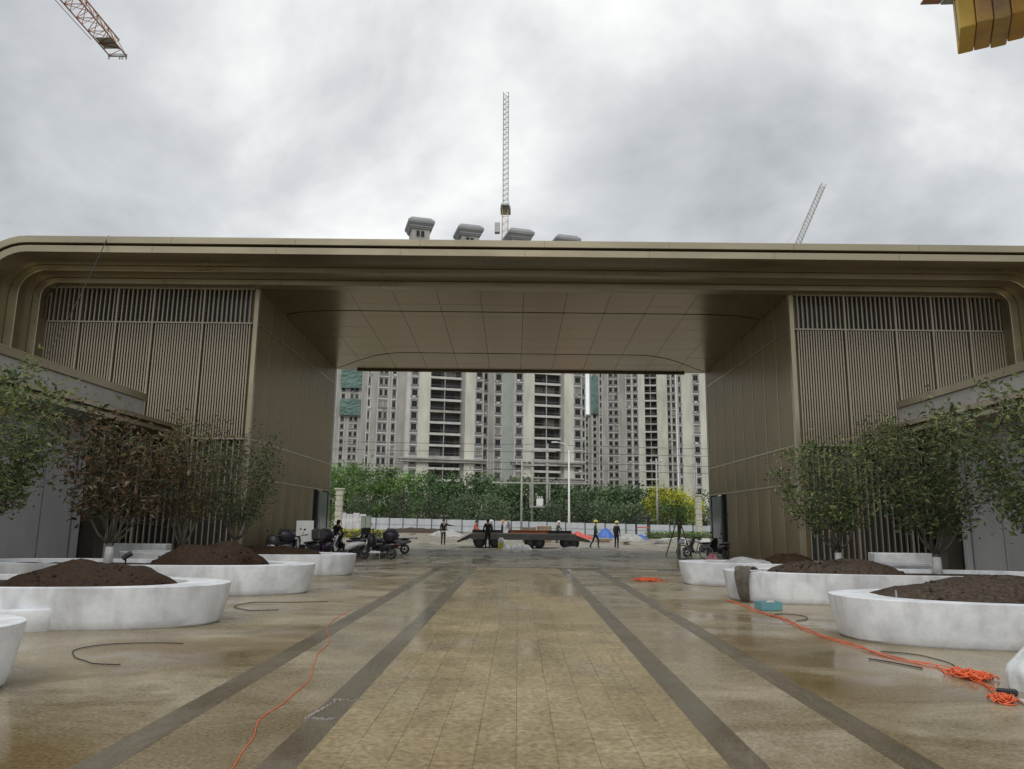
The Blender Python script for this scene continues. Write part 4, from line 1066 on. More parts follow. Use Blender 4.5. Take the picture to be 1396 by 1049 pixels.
for i, (x, z, lab) in enumerate(((0.9, 1.25, 'darker of two brown crates behind the trailer'), (2.15, 1.35, 'taller brown crate behind the trailer'))):
    t = thing('wooden_crate', lab, 'crate', (x, 64, 0), 0.1 * i, 'brown crates behind the trailer')
    wm = mat('crate_wood_%d' % i, (0.2 + 0.06 * i, 0.15 + 0.03 * i, 0.11), 0.8, 0, 0.25, 4)
    for k in range(5):
        MB().bbox(-0.55, 0.55, -0.4, 0.4, z * k / 5, z * (k + 1) / 5 - 0.03, 0.01).build('plank', wm, t)
    for x_ in (-0.5, 0.5):
        MB().bbox(x_ - 0.05, x_ + 0.05, -0.43, -0.402, 0, z, 0.005).build('batten', wm, t)
bo = thing('site_booth', 'dark red open door frame booth right of the workers', 'booth', (13.4, 83, 0))
for x in (-0.7, 0.7):
    for y in (-0.4, 0.4):
        MB().bbox(x - 0.05, x + 0.05, y - 0.05, y + 0.05, 0, 2.15, 0.01).build('post', M['hose'], bo)
MB().bbox(-0.85, 0.85, -0.55, 0.55, 2.15, 2.4, 0.03).build('roof', M['hose'], bo)
MB().bbox(-0.64, 0.64, -0.42, -0.37, 1.15, 1.27, 0.01).build('rail', M['redpaint'], bo)
for i in range(6):
    x = 13.6 + i * 0.95
    t = tag(MB().bbox(-0.35, 0.35, -0.22, 0.22, 0, 0.34 + 0.06 * (i % 2), 0.03).build('kerb_block', M['white'] if i % 2 else M['rubble'], None, (x, 68 + 0.3 * (i % 3), 0), 0.1 * i),
            'pale concrete kerb block on the plaza, %s from the left of the row' % ['first', 'second', 'third', 'fourth', 'fifth', 'sixth'][i], 'kerb block', 'kerb blocks by the right pillar')

rq = random.Random(77)
spots = [(-9.6, 70), (-6.4, 76), (-12.4, 90), (-3.2, 72), (2.8, 70), (7.6, 68), (11.8, 64), (14.6, 75), (8.4, 60), (-11.0, 66), (16.5, 80), (4.2, 90)]
names = ['left of the standing figure', 'behind the white belt figure', 'at the hoarding foot', 'behind the seated red worker', 'behind the crates', 'behind the walking worker', 'before the pale rubble', 'right of the booth', 'right of the trailer drawbar', 'near the left hedge', 'by the right hedge', 'at the lamp post']
for i, (x, y) in enumerate(spots):
    t = thing('board_pile', 'small loose pile of pale boards %s' % names[i], 'boards', (x, y, 0.006), rq.uniform(0, 3), 'loose board piles on the plaza')
    wm = (M['rubble'], M['white'], M['crate'])[i % 3]
    for k in range(5):
        o = MB().bbox(-rq.uniform(.5, .9), rq.uniform(.5, .9), -0.09, 0.09, 0, 0.05, 0.006).build('board', wm, t, (rq.uniform(-.2, .2), rq.uniform(-.25, .25), 0.052 * k), rq.uniform(-.5, .5))
# ------------------------------------------------------------------ flatbed trailer
tl = thing('flatbed_trailer', 'dark grey flatbed trailer with ramp ends parked on the plaza', 'trailer', (0.4, 50.3, 0))
M['trail'] = mat('trailer_steel', (0.075, 0.072, 0.07), 0.55, 0.2, 0.25, 2)
M['deck'] = mat('trailer_deck', (0.13, 0.125, 0.115), 0.6, 0.1, 0.2, 2)
MB().bbox(-3.4, 3.3, -1.2, 1.2, 0.80, 0.92, 0.015).build('deck', M['deck'], tl)
MB().box(-3.3, 3.2, -1.1, 1.1, 0.55, 0.795).build('chassis', M['trail'], tl)
for y0, y1 in ((-1.24, -1.205), (1.205, 1.24)):
    MB().bbox(-3.4, 3.3, y0, y1, 0.52, 0.86, 0.01).build('side_board', M['deck'], tl)
rb = MB()
rb.loft([[(-3.41, -1.15, 0.9), (-3.41, 1.15, 0.9), (-3.41, 1.15, 0.6), (-3.41, -1.15, 0.6)], [(-4.3, -1.1, 0.42), (-4.3, 1.1, 0.42), (-4.3, 1.1, 0.3), (-4.3, -1.1, 0.3)]], True, True)
rb.build('ramp', M['trail'], tl)
rb = MB()
rb.loft([[(3.31, -1.15, 0.85), (3.31, 1.15, 0.85), (3.31, 1.15, 0.5), (3.31, -1.15, 0.5)], [(4.25, -0.5, 0.5), (4.25, 0.5, 0.5), (4.25, 0.5, 0.38), (4.25, -0.5, 0.38)]], True, True)
rb.build('drawbar', M['trail'], tl)
M['rimdark'] = mat('rim_dark', (0.07, 0.07, 0.072), 0.5, 0.3, 0.2, 5)
ty = MB().torus((0, 0, 0), 0.25, 0.11, 'Y', 18, 8).data('tyre', M['hose'], True)
rm_ = MB().disc_ring((0, 0, 0), 0.03, 0.17, 'Y', 0.06, 14).data('rim', M['rimdark'])
for x in (-2.9, -1.9, 0.35, 0.95, 2.7, 3.15):
    for y in (-1.0, 1.0):
        wh = link('wheel', rm_, tl, (x, y, 0.36))
        link('tyre', ty, wh)
        MB().tube([(0, -0.1 if y > 0 else 0.1, 0), (0, 0.4 if y < 0 else -0.4, 0)], 0.04, 6).build('axle', M['trail'], wh)

for i in range(1, 4):
    t = thing('steel_girder', ['longest steel beam on the trailer deck', 'steel beam at the left end of the trailer deck', 'rusty steel beam in the middle of the trailer deck', 'short steel beam at the right end of the trailer deck'][i], 'beam', ((0.2, -2.0, 0.9, 2.7)[i], (49.6, 50.2, 50.7, 50.1)[i], 0.922), (0.02, 0.1, -0.05, 0.2)[i], 'steel girders on the trailer')
    t['kind'] = 'thing'
    L2 = (2.6, 1.0, 1.4, 0.8)[i]; mm_ = M['rust'] if i == 2 else M['trail']
    MB().box(-L2, L2, -0.1, 0.1, 0.0, 0.02).build('flange', mm_, t); MB().box(-L2, L2, -0.1, 0.1, 0.18, 0.2).build('flange', mm_, t); MB().box(-L2, L2, -0.012, 0.012, 0.02, 0.18).build('web', mm_, t)
# ------------------------------------------------------------------ scooters and bicycle
def col_mat(name, c, rough=0.3, metal=0.0):
    return mat(name, c, rough, metal, 0.08, 4)
tyre_s = MB().torus((0, 0, 0), 0.19, 0.052, 'Y', 22, 8).data('tyre', M['hose'], True)
rb_ = MB().disc_ring((0, 0, 0), 0.13, 0.165, 'Y', 0.03, 18)
for k in range(5):
    a = 2 * math.pi * k / 5
    rb_.tube([(0, 0, 0), (0.14 * math.cos(a), 0, 0.14 * math.sin(a))], 0.014, 5)
rb_.tube([(0, -0.05, 0), (0, 0.05, 0)], 0.035, 8)
rim_s = rb_.data('rim', M['rimdark'])
def scooter(label, loc, yaw, bodym, trimm, group='parked scooters', box=None, hood=False, lean=0.08):
    t = thing('scooter', label, 'scooter', loc, yaw, group)
    t.rotation_euler = (lean, 0, yaw)
    for x in (0.62, -0.62):
        w = link('wheel', rim_s, t, (x, 0, 0.245)); link('tyre', tyre_s, w)
    def oval(x, z, ry, rz, n=12):
        return [(x, ry * math.cos(2 * math.pi * k / n), z + rz * math.sin(2 * math.pi * k / n)) for k in range(n)]
    autosmooth(MB().loft([oval(-0.93, 0.62, 0.03, 0.03), oval(-0.88, 0.62, 0.10, 0.07), oval(-0.65, 0.60, 0.16, 0.12), oval(-0.35, 0.53, 0.17, 0.17), oval(-0.12, 0.46, 0.15, 0.19), oval(-0.04, 0.40, 0.10, 0.14)], True, True).build('rear_body', bodym, t), 50)
    MB().bbox(-0.15, 0.38, -0.15, 0.15, 0.24, 0.33, 0.02).build('floorboard', trimm, t)
    autosmooth(MB().loft([[(0.30, y, 0.30) for y in (-.16, -.08, .08, .16)] + [(0.38, y, 0.26) for y in (.16, .08, -.08, -.16)],
               [(0.40, -.2, 0.55), (0.44, -.1, 0.55), (0.44, .1, 0.55), (0.40, .2, 0.55), (0.46, .2, 0.52), (0.52, .08, 0.52), (0.52, -.08, 0.52), (0.46, -.2, 0.52)],
               [(0.30, -.19, 0.82), (0.33, -.08, 0.84), (0.33, .08, 0.84), (0.30, .19, 0.82), (0.37, .18, 0.80), (0.44, .07, 0.80), (0.44, -.07, 0.80), (0.37, -.18, 0.80)],
               [(0.24, -.08, 0.98), (0.25, -.04, 0.99), (0.25, .04, 0.99), (0.24, .08, 0.98), (0.29, .08, 0.98), (0.33, .04, 0.97), (0.33, -.04, 0.97), (0.29, -.08, 0.98)]], True, True).build('leg_shield', bodym, t), 40)
    se = MB().loft([oval(-0.84, 0.74, 0.06, 0.03), oval(-0.76, 0.76, 0.12, 0.05), oval(-0.45, 0.735, 0.13, 0.05), oval(-0.2, 0.72, 0.12, 0.05), oval(-0.07, 0.72, 0.05, 0.03)], True, True).build('seat', M['hose'], t)
    autosmooth(se, 60)
    fd = MB(); rings = []
    for i in range(8):
        a = math.radians(15 + i * 21)
        cx, cz = 0.62 + 0.275 * math.cos(a), 0.245 + 0.275 * math.sin(a)
        rings.append([(cx, -0.075, cz - 0.02), (cx, -0.05, cz + 0.02), (cx, 0.05, cz + 0.02), (cx, 0.075, cz - 0.02)])
    fd.loft(rings, False); fd.build('mudguard', bodym, t)
    for y in (-0.09, 0.09):
        MB().tube([(0.62, y, 0.245), (0.42, y * 0.8, 0.74)], 0.02, 6).build('fork', M['steel'], t)
    hb = MB().tube([(0.16, -0.36, 1.02), (0.24, -0.18, 1.0), (0.27, 0, 0.98), (0.24, 0.18, 1.0), (0.16, 0.36, 1.02)], 0.015, 6).build('handlebar', M['hose'], t)
    for y in (-0.32, 0.32):
        MB().tube([(0.12, y * 1.18, 1.02), (0.18, y * 0.85, 1.015)], 0.024, 6).build('grip', M['hose'], hb)
    for y in (-0.2, 0.2):
        mb = MB(); mb.tube([(0.24, y, 1.0), (0.22, y * 1.4, 1.2)], 0.008, 5); mb.ball((0.21, y * 1.5, 1.23), 0.02, 0.065, 0.04, 8, 6)
        mb.build('mirror', M['hose'], t)
    MB().ball((0.40, 0, 0.90), 0.05, 0.075, 0.055, 10, 7).build('headlight', M['white'], t, smooth=True)
    MB().ball((-0.92, 0, 0.62), 0.03, 0.08, 0.035, 8, 6).build('taillight', M['redpaint'], t, smooth=True)
    MB().tube([(-0.62, -0.1, 0.245), (-0.1, -0.1, 0.32)], 0.035, 6).build('swingarm', trimm, t)
    MB().tube([(-0.62, 0.1, 0.245), (-0.55, 0.1, 0.6)], 0.028, 8).build('shock', M['rimdark'], t)
    MB().tube([(-0.1, 0.13, 0.26), (-0.2, 0.26, 0.0)], 0.012, 5).build('stand', M['steel'], t)
    rk = MB().tube([(-0.7, -0.12, 0.76), (-0.98, -0.1, 0.82), (-0.98, 0.1, 0.82), (-0.7, 0.12, 0.76)], 0.012, 5).build('rear_rack', M['steel'], t)
    if box:
        MB().bbox(-1.12, -0.72, -0.22, 0.22, 0.84, 1.26, 0.03).build('cargo_box', box, t)
    if hood:
        r = random.Random(9); b = MB()
        b.ball((-0.55, 0, 0.98), 0.36, 0.33, 0.30, 14, 9, 0, 0.16, r)
        b.build('rain_cover', mat('dark_plaid', (0.022, 0.018, 0.03), 0.5, 0, 0.4, 9), t, smooth=True)
        b = MB(); b.ball((0.3, 0.0, 0.78), 0.2, 0.3, 0.3, 10, 7, 0, 0.06, r)
        b.build('leg_cover', M['hose'], t, smooth=True)
    return t
WH = col_mat('scooter_white', (0.66, 0.67, 0.68)); BL = col_mat('scooter_black', (0.02, 0.02, 0.022)); PU = col_mat('scooter_plum', (0.06, 0.03, 0.08)); GN = col_mat('scooter_green', (0.05, 0.10, 0.09)); RD = col_mat('scooter_pink', (0.45, 0.2, 0.24)); GY = col_mat('scooter_grey', (0.2, 0.2, 0.21))
scooter('white scooter with black seat nearest the left wall end', (-7.75, 34.3, 0), math.pi + 0.2, WH, BL)
scooter('black and white scooter with a dark rain cover nearest the lane', (-6.05, 33.3, 0), math.pi - 0.2, BL, WH, hood=True)
scooter('black scooter just behind the white one', (-7.3, 37.6, 0), math.pi + 0.4, BL, GY)
scooter('white and plum scooter behind the rain-covered one', (-6.6, 36.2, 0), math.pi + 0.15, WH, PU)
scooter('black scooter with cargo box beside the doorway', (-8.6, 38.9, 0), math.pi + 0.5, BL, BL, box=M['hose'])
scooter('black scooter squeezed between the white and the rain-covered ones', (-6.75, 34.6, 0), math.pi + 0.1, BL, WH)
scooter('black scooter with white floorboard behind the squeezed one', (-7.0, 36.9, 0), math.pi - 0.1, BL, WH, box=M['hose'])
scooter('grey scooter parked rearmost in the left group', (-6.3, 38.6, 0), math.pi + 0.1, GY, BL)
scooter('grey-black scooter against the left wall behind the soil heap', (-9.3, 29.9, 0), math.pi + 1.2, GY, BL, hood=True)
scooter('green scooter with upright white board against the left wall', (-9.2, 32.2, 0), math.pi + 1.25, GN, PU, box=M['hose'])
scooter('pink scooter between the left wall and the white one', (-9.35, 34.0, 0), math.pi + 1.3, RD, WH)
scooter('black scooter with cargo box second along the left wall', (-8.6, 30.9, 0), math.pi + 1.1, BL, GY, box=M['rimdark'])
scooter('plum scooter under a dark cover third along the left wall', (-8.5, 33.2, 0), math.pi + 1.3, PU, BL, hood=True)
scooter('black scooter at the right doorway', (9.6, 37.3, 0), 1.9, BL, GY)
scooter('dark grey scooter behind the bicycle', (8.95, 38.4, 0), 2.5, GY, BL)
bd = thing('leaning_board', 'white board leaning on the green scooter by the left wall', 'board', (-8.9, 32.0, 0), 0.3)
MB().bbox(-0.35, 0.35, -0.02, 0.02, 0.62, 1.6, 0.006).build('face', M['white'], bd)
for x in (-0.28, 0.28):
    MB().bbox(x - 0.02, x + 0.02, 0.021, 0.05, 0, 1.55, 0.004).build('leg', M['steel'], bd)

def bicycle(label, loc, yaw):
    t = thing('bicycle', label, 'bicycle', loc, yaw)
    t.rotation_euler = (0.1, 0, yaw)
    ty = MB().torus((0, 0, 0), 0.32, 0.022, 'Y', 26, 6).data('tyre', M['hose'], True)
    rm = MB().disc_ring((0, 0, 0), 0.285, 0.30, 'Y', 0.012, 26)
    for k in range(14):
        a = 2 * math.pi * k / 14
        rm.tube([(0, 0.02 * (-1) ** k, 0), (0.29 * math.cos(a), 0, 0.29 * math.sin(a))], 0.0035, 3)
    rm.tube([(0, -0.05, 0), (0, 0.05, 0)], 0.022, 6)
    rmd = rm.data('rim', M['steel'])
    for x in (0.53, -0.53):
        w = link('wheel', rmd, t, (x, 0, 0.342)); link('tyre', ty, w)
    f = MB(); A, B2, Cc, D, Hd = (-0.53, 0, 0.342), (-0.05, 0, 0.3), (-0.2, 0, 0.82), (0.36, 0, 0.86), (0.39, 0, 0.72)
    for p, q in ((B2, Cc), (B2, Hd), (Cc, D), (A, B2), (A, Cc), (D, Hd)):
        f.tube([p, q], 0.018, 6)
    f.build('frame', BL, t)
    MB().tube([Hd, (0.45, 0.05, 0.55), (0.53, 0.05, 0.342)], 0.014, 5).build('fork', M['steel'], t)
    MB().tube([Cc, (-0.22, 0, 0.92)], 0.014, 5).build('seat_post', M['steel'], t)
    MB().ball((-0.24, 0, 0.95), 0.13, 0.07, 0.035, 10, 6).build('saddle', M['hose'], t, smooth=True)
    MB().tube([(0.28, -0.28, 1.02), (0.36, -0.15, 1.03), (0.37, 0, 1.0), (0.36, 0.15, 1.03), (0.28, 0.28, 1.02)], 0.012, 5).build('handlebar', M['hose'], t)
    MB().tube([D, (0.37, 0, 1.0)], 0.014, 5).build('stem', M['steel'], t)
    b = MB().disc_ring((-0.05, -0.03, 0.3), 0.06, 0.09, 'Y', 0.004, 16); b.tube([(-0.05, -0.05, 0.3), (0.08, -0.07, 0.2)], 0.01, 4); b.tube([(-0.05, 0.05, 0.3), (-0.18, 0.07, 0.4)], 0.01, 4)
    b.build('crank', M['steel'], t)
    MB().tube([(-0.35, 0.04, 0.36), (-0.3, 0.2, 0.0)], 0.008, 4).build('stand', M['steel'], t)
    bs = MB().bbox(0.46, 0.72, -0.16, 0.16, 0.72, 0.95, 0.02); bs.build('basket', M['steel'], t)
bicycle('black bicycle with basket behind the rear right planter', (8.35, 36.6, 0), math.pi - 0.15)
mound('pink bundle on the ground beside the bicycle', 8.9, 35.6, 0.3, 0.25, 0.35, RD, 51, 'bundle', 'bundle')

# ------------------------------------------------------------------ people
def person(label, loc, yaw, top, trousers, pose='stand', helmet=None, vest=None, hair=(0.012, 0.01, 0.01), scale=1.0, belt=None, seed=0):
    r = random.Random(seed)
    SK = 2; TP = 0; TR = 1; SH = 3
    V = []; E = []; Rr = []; MI = []
    def add(p, rad, mi, par=None):
        V.append(Vector(p)); Rr.append(rad if isinstance(rad, tuple) else (rad, rad)); MI.append(mi)
        if par is not None: E.append((par, len(V) - 1))
        return len(V) - 1
    lean = {'bend': 0.75, 'sit': 0.35, 'work': 0.25}.get(pose, 0.04)
    hz = 0.92 if pose != 'sit' else 0.80
    def up(d, side=0.0, fwd=0.0):      # point d above the hip along the leaning spine; front is -y
        return Vector((side, -math.sin(lean) * d - fwd * math.cos(lean), hz + math.cos(lean) * d - fwd * math.sin(lean)))
    hip = add((0, 0, hz), (0.155, 0.115), TR)
    sp = add(up(0.2), (0.145, 0.11), TP, hip)
    ch = add(up(0.42), (0.17, 0.12), TP, sp)
    nk = add(up(0.57), (0.06, 0.06), SK, ch)
    hd = add(up(0.66, 0, 0.03), (0.078, 0.088), SK, nk)
    hd2 = add(up(0.76, 0, 0.02), (0.078, 0.092), SK, hd)
    add(up(0.655, 0, 0.125), 0.012, SK, hd)     # nose
    for s in (-1, 1):
        shd = add(up(0.49, s * 0.17), 0.068, TP, ch)
        if pose == 'walk':
            el = up(0.24, s * 0.24, -0.10 * s); wr = up(0.02, s * 0.24, 0.08 - 0.12 * s)
        elif pose in ('bend', 'work'):
            el = up(0.27, s * 0.24, 0.14); wr = up(0.14, s * 0.19, 0.36)
        elif pose == 'point' and s > 0:
            el = up(0.40, s * 0.40, 0.12); wr = up(0.38, s * 0.62, 0.18)
        elif pose == 'sit':
            el = up(0.25, s * 0.24, 0.15); wr = up(0.22, s * 0.24, 0.40)
        else:
            el = up(0.22, s * 0.25, 0.0); wr = up(-0.02, s * 0.24, 0.07)
        e_ = add(el, 0.050, TP, shd); w_ = add(wr, 0.034, TP, e_)
        d = (wr - el).normalized()
        pm = add(wr + d * 0.07, (0.036, 0.022), SK, w_)
        sd_ = d.cross(Vector((0, 1, 0.2))).normalized()
        for k, ln in enumerate((0.065, 0.078, 0.072, 0.055)):
            b0 = wr + d * 0.11 + sd_ * (k - 1.5) * 0.02
            f1 = add(b0, 0.009, SK, pm); f2 = add(b0 + d * ln * 0.6 + Vector((0, -0.008, 0)), 0.008, SK, f1)
            add(b0 + d * ln + Vector((0, -0.025, 0)), 0.007, SK, f2)
        th = add(wr + d * 0.055 - sd_ * 0.045 * s + Vector((0, -0.015, 0)), 0.010, SK, pm)
        add(wr + d * 0.10 - sd_ * 0.055 * s + Vector((0, -0.03, 0)), 0.008, SK, th)
        hj = add((s * 0.095, 0, hz - 0.06), 0.098, TR, hip)
        if pose == 'walk':
            kn = (s * 0.10, -0.16 * s - 0.04, 0.49); an = (s * 0.10, -0.26 * s + 0.08, 0.09)
        elif pose == 'sit':
            kn = (s * 0.13, -0.40, 0.72); an = (s * 0.14, -0.36, 0.30)
        elif pose == 'bend':
            kn = (s * 0.12, -0.05, 0.48); an = (s * 0.12, 0.02, 0.09)
        else:
            kn = (s * 0.105, -0.02, 0.49); an = (s * 0.11, 0.015, 0.09)
        k_ = add(kn, 0.068, TR, hj); a_ = add(an, 0.048, TR, k_)
        hl = add((an[0], an[1] + 0.02, an[2] - 0.045), 0.042, SH, a_)
        add((an[0] * 1.05, an[1] - 0.15, an[2] - 0.055), 0.034, SH, hl)
    me = bpy.data.meshes.new('person_cage')
    me.from_pydata([tuple(v) for v in V], E, [])
    ob = bpy.data.objects.new('person_cage', me); COL.objects.link(ob)
    sk = ob.modifiers.new('skin', 'SKIN'); sk.use_smooth_shade = True
    for i, sv in enumerate(me.skin_vertices[0].data):
        sv.radius = Rr[i]; sv.use_root = (i == 0)
    sb = ob.modifiers.new('sub', 'SUBSURF'); sb.levels = 1; sb.render_levels = 1
    dg = bpy.context.evaluated_depsgraph_get()
    body = bpy.data.meshes.new_from_object(ob.evaluated_get(dg))
    bpy.data.objects.remove(ob); bpy.data.meshes.remove(me)
    body.materials.clear()
    tm = mat('cloth_top', top, 0.85, 0, 0.2, 10); trm = mat('cloth_trousers', trousers, 0.85, 0, 0.2, 10)
    for m in (tm, trm, M['skin'], M['shoe']):
        body.materials.append(m)
    segs = [(V[a], V[b], MI[b]) for a, b in E]
    for p in body.polygons:
        c = p.center; best = 9; mi = 0
        for a, b, m in segs:
            ab = b - a; u = max(0, min(1, (c - a).dot(ab) / max(1e-9, ab.length_squared)))
            dd = (a + ab * u - c).length
            if dd < best: best = dd; mi = m
        p.material_index = mi; p.use_smooth = True
    o = link('person', body, None, loc, yaw); o.scale = (scale,) * 3
    tag(o, label, 'person', 'people on the site')
    hc = up(0.755, 0, 0.015)
    rot = lean
    def onhead(b, name, m):
        q = b.build(name, m, o, tuple(hc)); q.rotation_euler = (rot, 0, 0); autosmooth(q, 50); return q
    if helmet:
        b = MB(); rings = []
        for z, rr in ((-0.01, 0.155), (0.0, 0.155), (0.012, 0.128), (0.06, 0.118), (0.10, 0.085), (0.125, 0.03)):
            rings.append([(rr * math.cos(2 * math.pi * k / 14), rr * 1.12 * math.sin(2 * math.pi * k / 14), z + 0.01) for k in range(14)])
        b.loft(rings, True, True); onhead(b, 'helmet', mat('helmet', helmet, 0.35, 0, 0.05, 3))
    else:
        b = MB(); rings = []
        for z, rr, dy_ in ((-0.12, 0.075, 0.035), (-0.05, 0.094, 0.02), (0.02, 0.103, 0.008), (0.07, 0.085, 0.006), (0.10, 0.04, 0.005)):
            rings.append([(rr * math.cos(2 * math.pi * k / 12), rr * 1.08 * math.sin(2 * math.pi * k / 12) + dy_, z) for k in range(12)])
        b.loft(rings, True, True); onhead(b, 'hair', mat('hair', hair, 0.6))
    if vest or belt:
        z0, z1, c = (0.06, 0.5, vest) if vest else (-0.06, 0.02, belt)
        b = MB(); rings = []
        for k in range(5):
            u = z0 + (z1 - z0) * k / 4
            q = up(u)
            wx = 0.19 + 0.03 * max(0, u) / 0.5; wy = 0.15
            rings.append([(q.x + wx * math.cos(2 * math.pi * j / 14), q.y + wy * math.sin(2 * math.pi * j / 14), q.z) for j in range(14)])
        b.loft(rings, True, False)
        q = b.build('vest' if vest else 'belt', mat('vest', c, 0.7, 0, 0.1, 10), o); autosmooth(q, 60)
    return o
M['skin'] = mat('skin', (0.42, 0.26, 0.18), 0.55, 0, 0.06, 10)
M['shoe'] = mat('shoe', (0.02, 0.018, 0.016), 0.6, 0, 0.1, 10)
BK_, DK, NV, GRN = (0.012, 0.012, 0.014), (0.018, 0.018, 0.022), (0.03, 0.035, 0.055), (0.035, 0.08, 0.055)
person('person in black with a white belt band standing left of the trailer', (-5.3, 54.4, 0.006), 0.5, BK_, (0.02, 0.012, 0.01), 'point', belt=(0.55, 0.55, 0.52), scale=1.02)
person('person in black seen from behind, standing before the trailer', (-1.9, 47.8, 0.006), math.pi, BK_, BK_, 'stand', scale=1.04)
person('worker in green jacket and yellow helmet walking right', (5.2, 52.1, 0.006), 1.35, GRN, DK, 'walk', helmet=(0.75, 0.58, 0.05), vest=None, scale=1.02)
person('worker in black jacket and pale yellow helmet standing right of the walking worker', (6.7, 52.6, 0.006), 2.4, BK_, BK_, 'stand', helmet=(0.72, 0.66, 0.25))
person('worker in red top bending behind the trailer', (-3.55, 62, 0.006), 1.2, (0.5, 0.11, 0.07), DK, 'work')
person('worker in grey-blue clothes standing behind the trailer', (-2.25, 62.5, 0.006), 2.2, (0.10, 0.115, 0.14), DK, 'stand', helmet=(0.7, 0.7, 0.68))
person('worker in navy with orange helmet behind the trailer', (-1.35, 64, 0.006), 1.6, NV, DK, 'stand', helmet=(0.7, 0.22, 0.05))
person('worker in pale grey behind the trailer nearest the crates', (-0.75, 66.5, 0.006), -0.6, (0.2, 0.2, 0.22), DK, 'work', helmet=(0.25, 0.24, 0.2))
person('worker in dull green with white helmet behind the trailer end', (3.15, 63, 0.006), 2.0, (0.07, 0.085, 0.06), DK, 'work', helmet=(0.7, 0.7, 0.68))
person('person in black seated on a scooter by the left doorway', (-9.45, 39.6, 0.05), 0.9, BK_, BK_, 'sit')
scooter('black scooter under the seated person by the left doorway', (-9.45, 39.55, 0), 0.9 - math.pi / 2, BL, BL, lean=0.0)
person('worker in lime vest and white helmet at the left hoarding', (-19.3, 93, 0.006), 0.4, (0.2, 0.2, 0.16), NV, 'stand', helmet=(0.75, 0.75, 0.72), vest=(0.42, 0.55, 0.06))
person('second worker in lime vest bending at the left hoarding', (-17.9, 92, 0.006), 1.2, (0.15, 0.17, 0.2), NV, 'work', helmet=(0.75, 0.75, 0.72), vest=(0.42, 0.55, 0.06))

# ------------------------------------------------------------------ small things on the forecourt
def cord(name, label, pts, rad, m, strands=1, jit=0.0, seed=0, cat='cord', z=0.0):
    r = random.Random(seed); b = MB()
    for s_ in range(strands):
        P = []
        off = r.uniform(0, 6)
        for i in range(len(pts) - 1):
            a, c = pts[i], pts[i + 1]
            p0 = pts[max(0, i - 1)]; p3 = pts[min(len(pts) - 1, i + 2)]
            for k in range(10):
                u = k / 10
                q = [0.5 * ((2 * a[d]) + (-p0[d] + c[d]) * u + (2 * p0[d] - 5 * a[d] + 4 * c[d] - p3[d]) * u * u + (-p0[d] + 3 * a[d] - 3 * c[d] + p3[d]) * u ** 3) for d in (0, 1)]
                w = i + u
                P.append((q[0] + jit * math.sin(w * 2.3 + off) + jit * 0.5 * math.sin(w * 5.1 + off * 2), q[1] + jit * math.cos(w * 1.9 + off), z + rad + 0.003 + 0.008 * s_))
        P.append((pts[-1][0], pts[-1][1], z + rad + 0.003))
        b.tube(P, rad, 6)
    return tag(b.build(name, m, smooth=True), label, cat)
cord('extension_cord', 'orange cord snaking along the left side lane to the bottom edge', [(-1.86, 4.6), (-1.93, 5.41), (-2.02, 6.18), (-2.12, 6.97), (-2.15, 7.69), (-2.23, 8.78), (-2.45, 9.69), (-2.62, 10.83), (-3.01, 12.7), (-3.1, 14.5)], 0.0042, M['orange'], 1, 0.03)
cord('extension_cord', 'bundle of orange cords running along the right planters', [(4.55, 17.2), (4.7, 16.24), (4.59, 14.72), (4.72, 13.98), (4.66, 12.76), (4.55, 11.68), (4.72, 10.89), (4.84, 10.0), (4.99, 9.43), (5.03, 8.77), (4.88, 8.14), (4.59, 7.6)], 0.006, M['orange'], 3, 0.06, 3)
def tangle(label, X, Y, R_, n, seed):
    r = random.Random(seed); b = MB()
    for _ in range(n):
        cx, cy, rr = r.gauss(0, R_ * 0.3), r.gauss(0, R_ * 0.3), R_ * r.uniform(0.35, 0.8)
        el = r.uniform(0.4, 1.0); a0 = r.uniform(0, 3.1); P = []
        for k in range(15):
            t = 2 * math.pi * k / 14
            x, y = rr * math.cos(t), rr * el * math.sin(t)
            P.append((X + cx + x * math.cos(a0) - y * math.sin(a0), Y + cy + x * math.sin(a0) + y * math.cos(a0), 0.02 + 0.05 * r.random() * (1 - abs(cx) / R_) + 0.02 * math.sin(3 * t)))
        b.tube(P, 0.007, 5)
    return tag(b.build('cord_tangle', M['orange'], smooth=True), label, 'cord')
tangle('tangled heap of orange cord at the right before the bag', 5.02, 8.9, 0.27, 22, 1)
tangle('small coil of orange cord by the bottom right stone', 4.66, 7.75, 0.14, 8, 2)
tangle('orange cord tangle on the paving by the rear right planter', 3.8, 22.8, 0.45, 20, 3)
cord('hose', 'black hose looped on the paving before the front left planter', [(-4.4, 10.45), (-4.99, 10.44), (-5.45, 10.25), (-5.46, 9.7), (-5.19, 9.25), (-4.82, 9.02), (-4.5, 8.97)], 0.006, M['hose'], 1, 0.03, 0, 'hose')
cord('hose', 'thin black hose loop beside the second left planter', [(-3.9, 15.9), (-4.5, 15.7), (-5.25, 15.55), (-5.4, 14.8), (-4.88, 14.25), (-4.4, 14.4)], 0.007, M['hose'], 1, 0.03, 1, 'hose')
cord('hose', 'black hose arc beside the teal crate', [(4.6, 14.4), (4.95, 14.8), (5.25, 14.6), (5.15, 14.02), (4.87, 13.79)], 0.007, M['hose'], 1, 0.03, 1, 'hose')
cord('hose', 'short black rod lying left of the orange tangle', [(4.42, 10.0), (4.6, 9.75), (4.78, 9.4)], 0.008, M['hose'], 1, 0, 0, 'hose')
cord('hose', 'black cable curving into the orange tangle', [(4.9, 10.6), (5.2, 10.3), (5.3, 9.8), (5.18, 9.15)], 0.006, M['hose'], 1, 0.03, 0, 'hose')
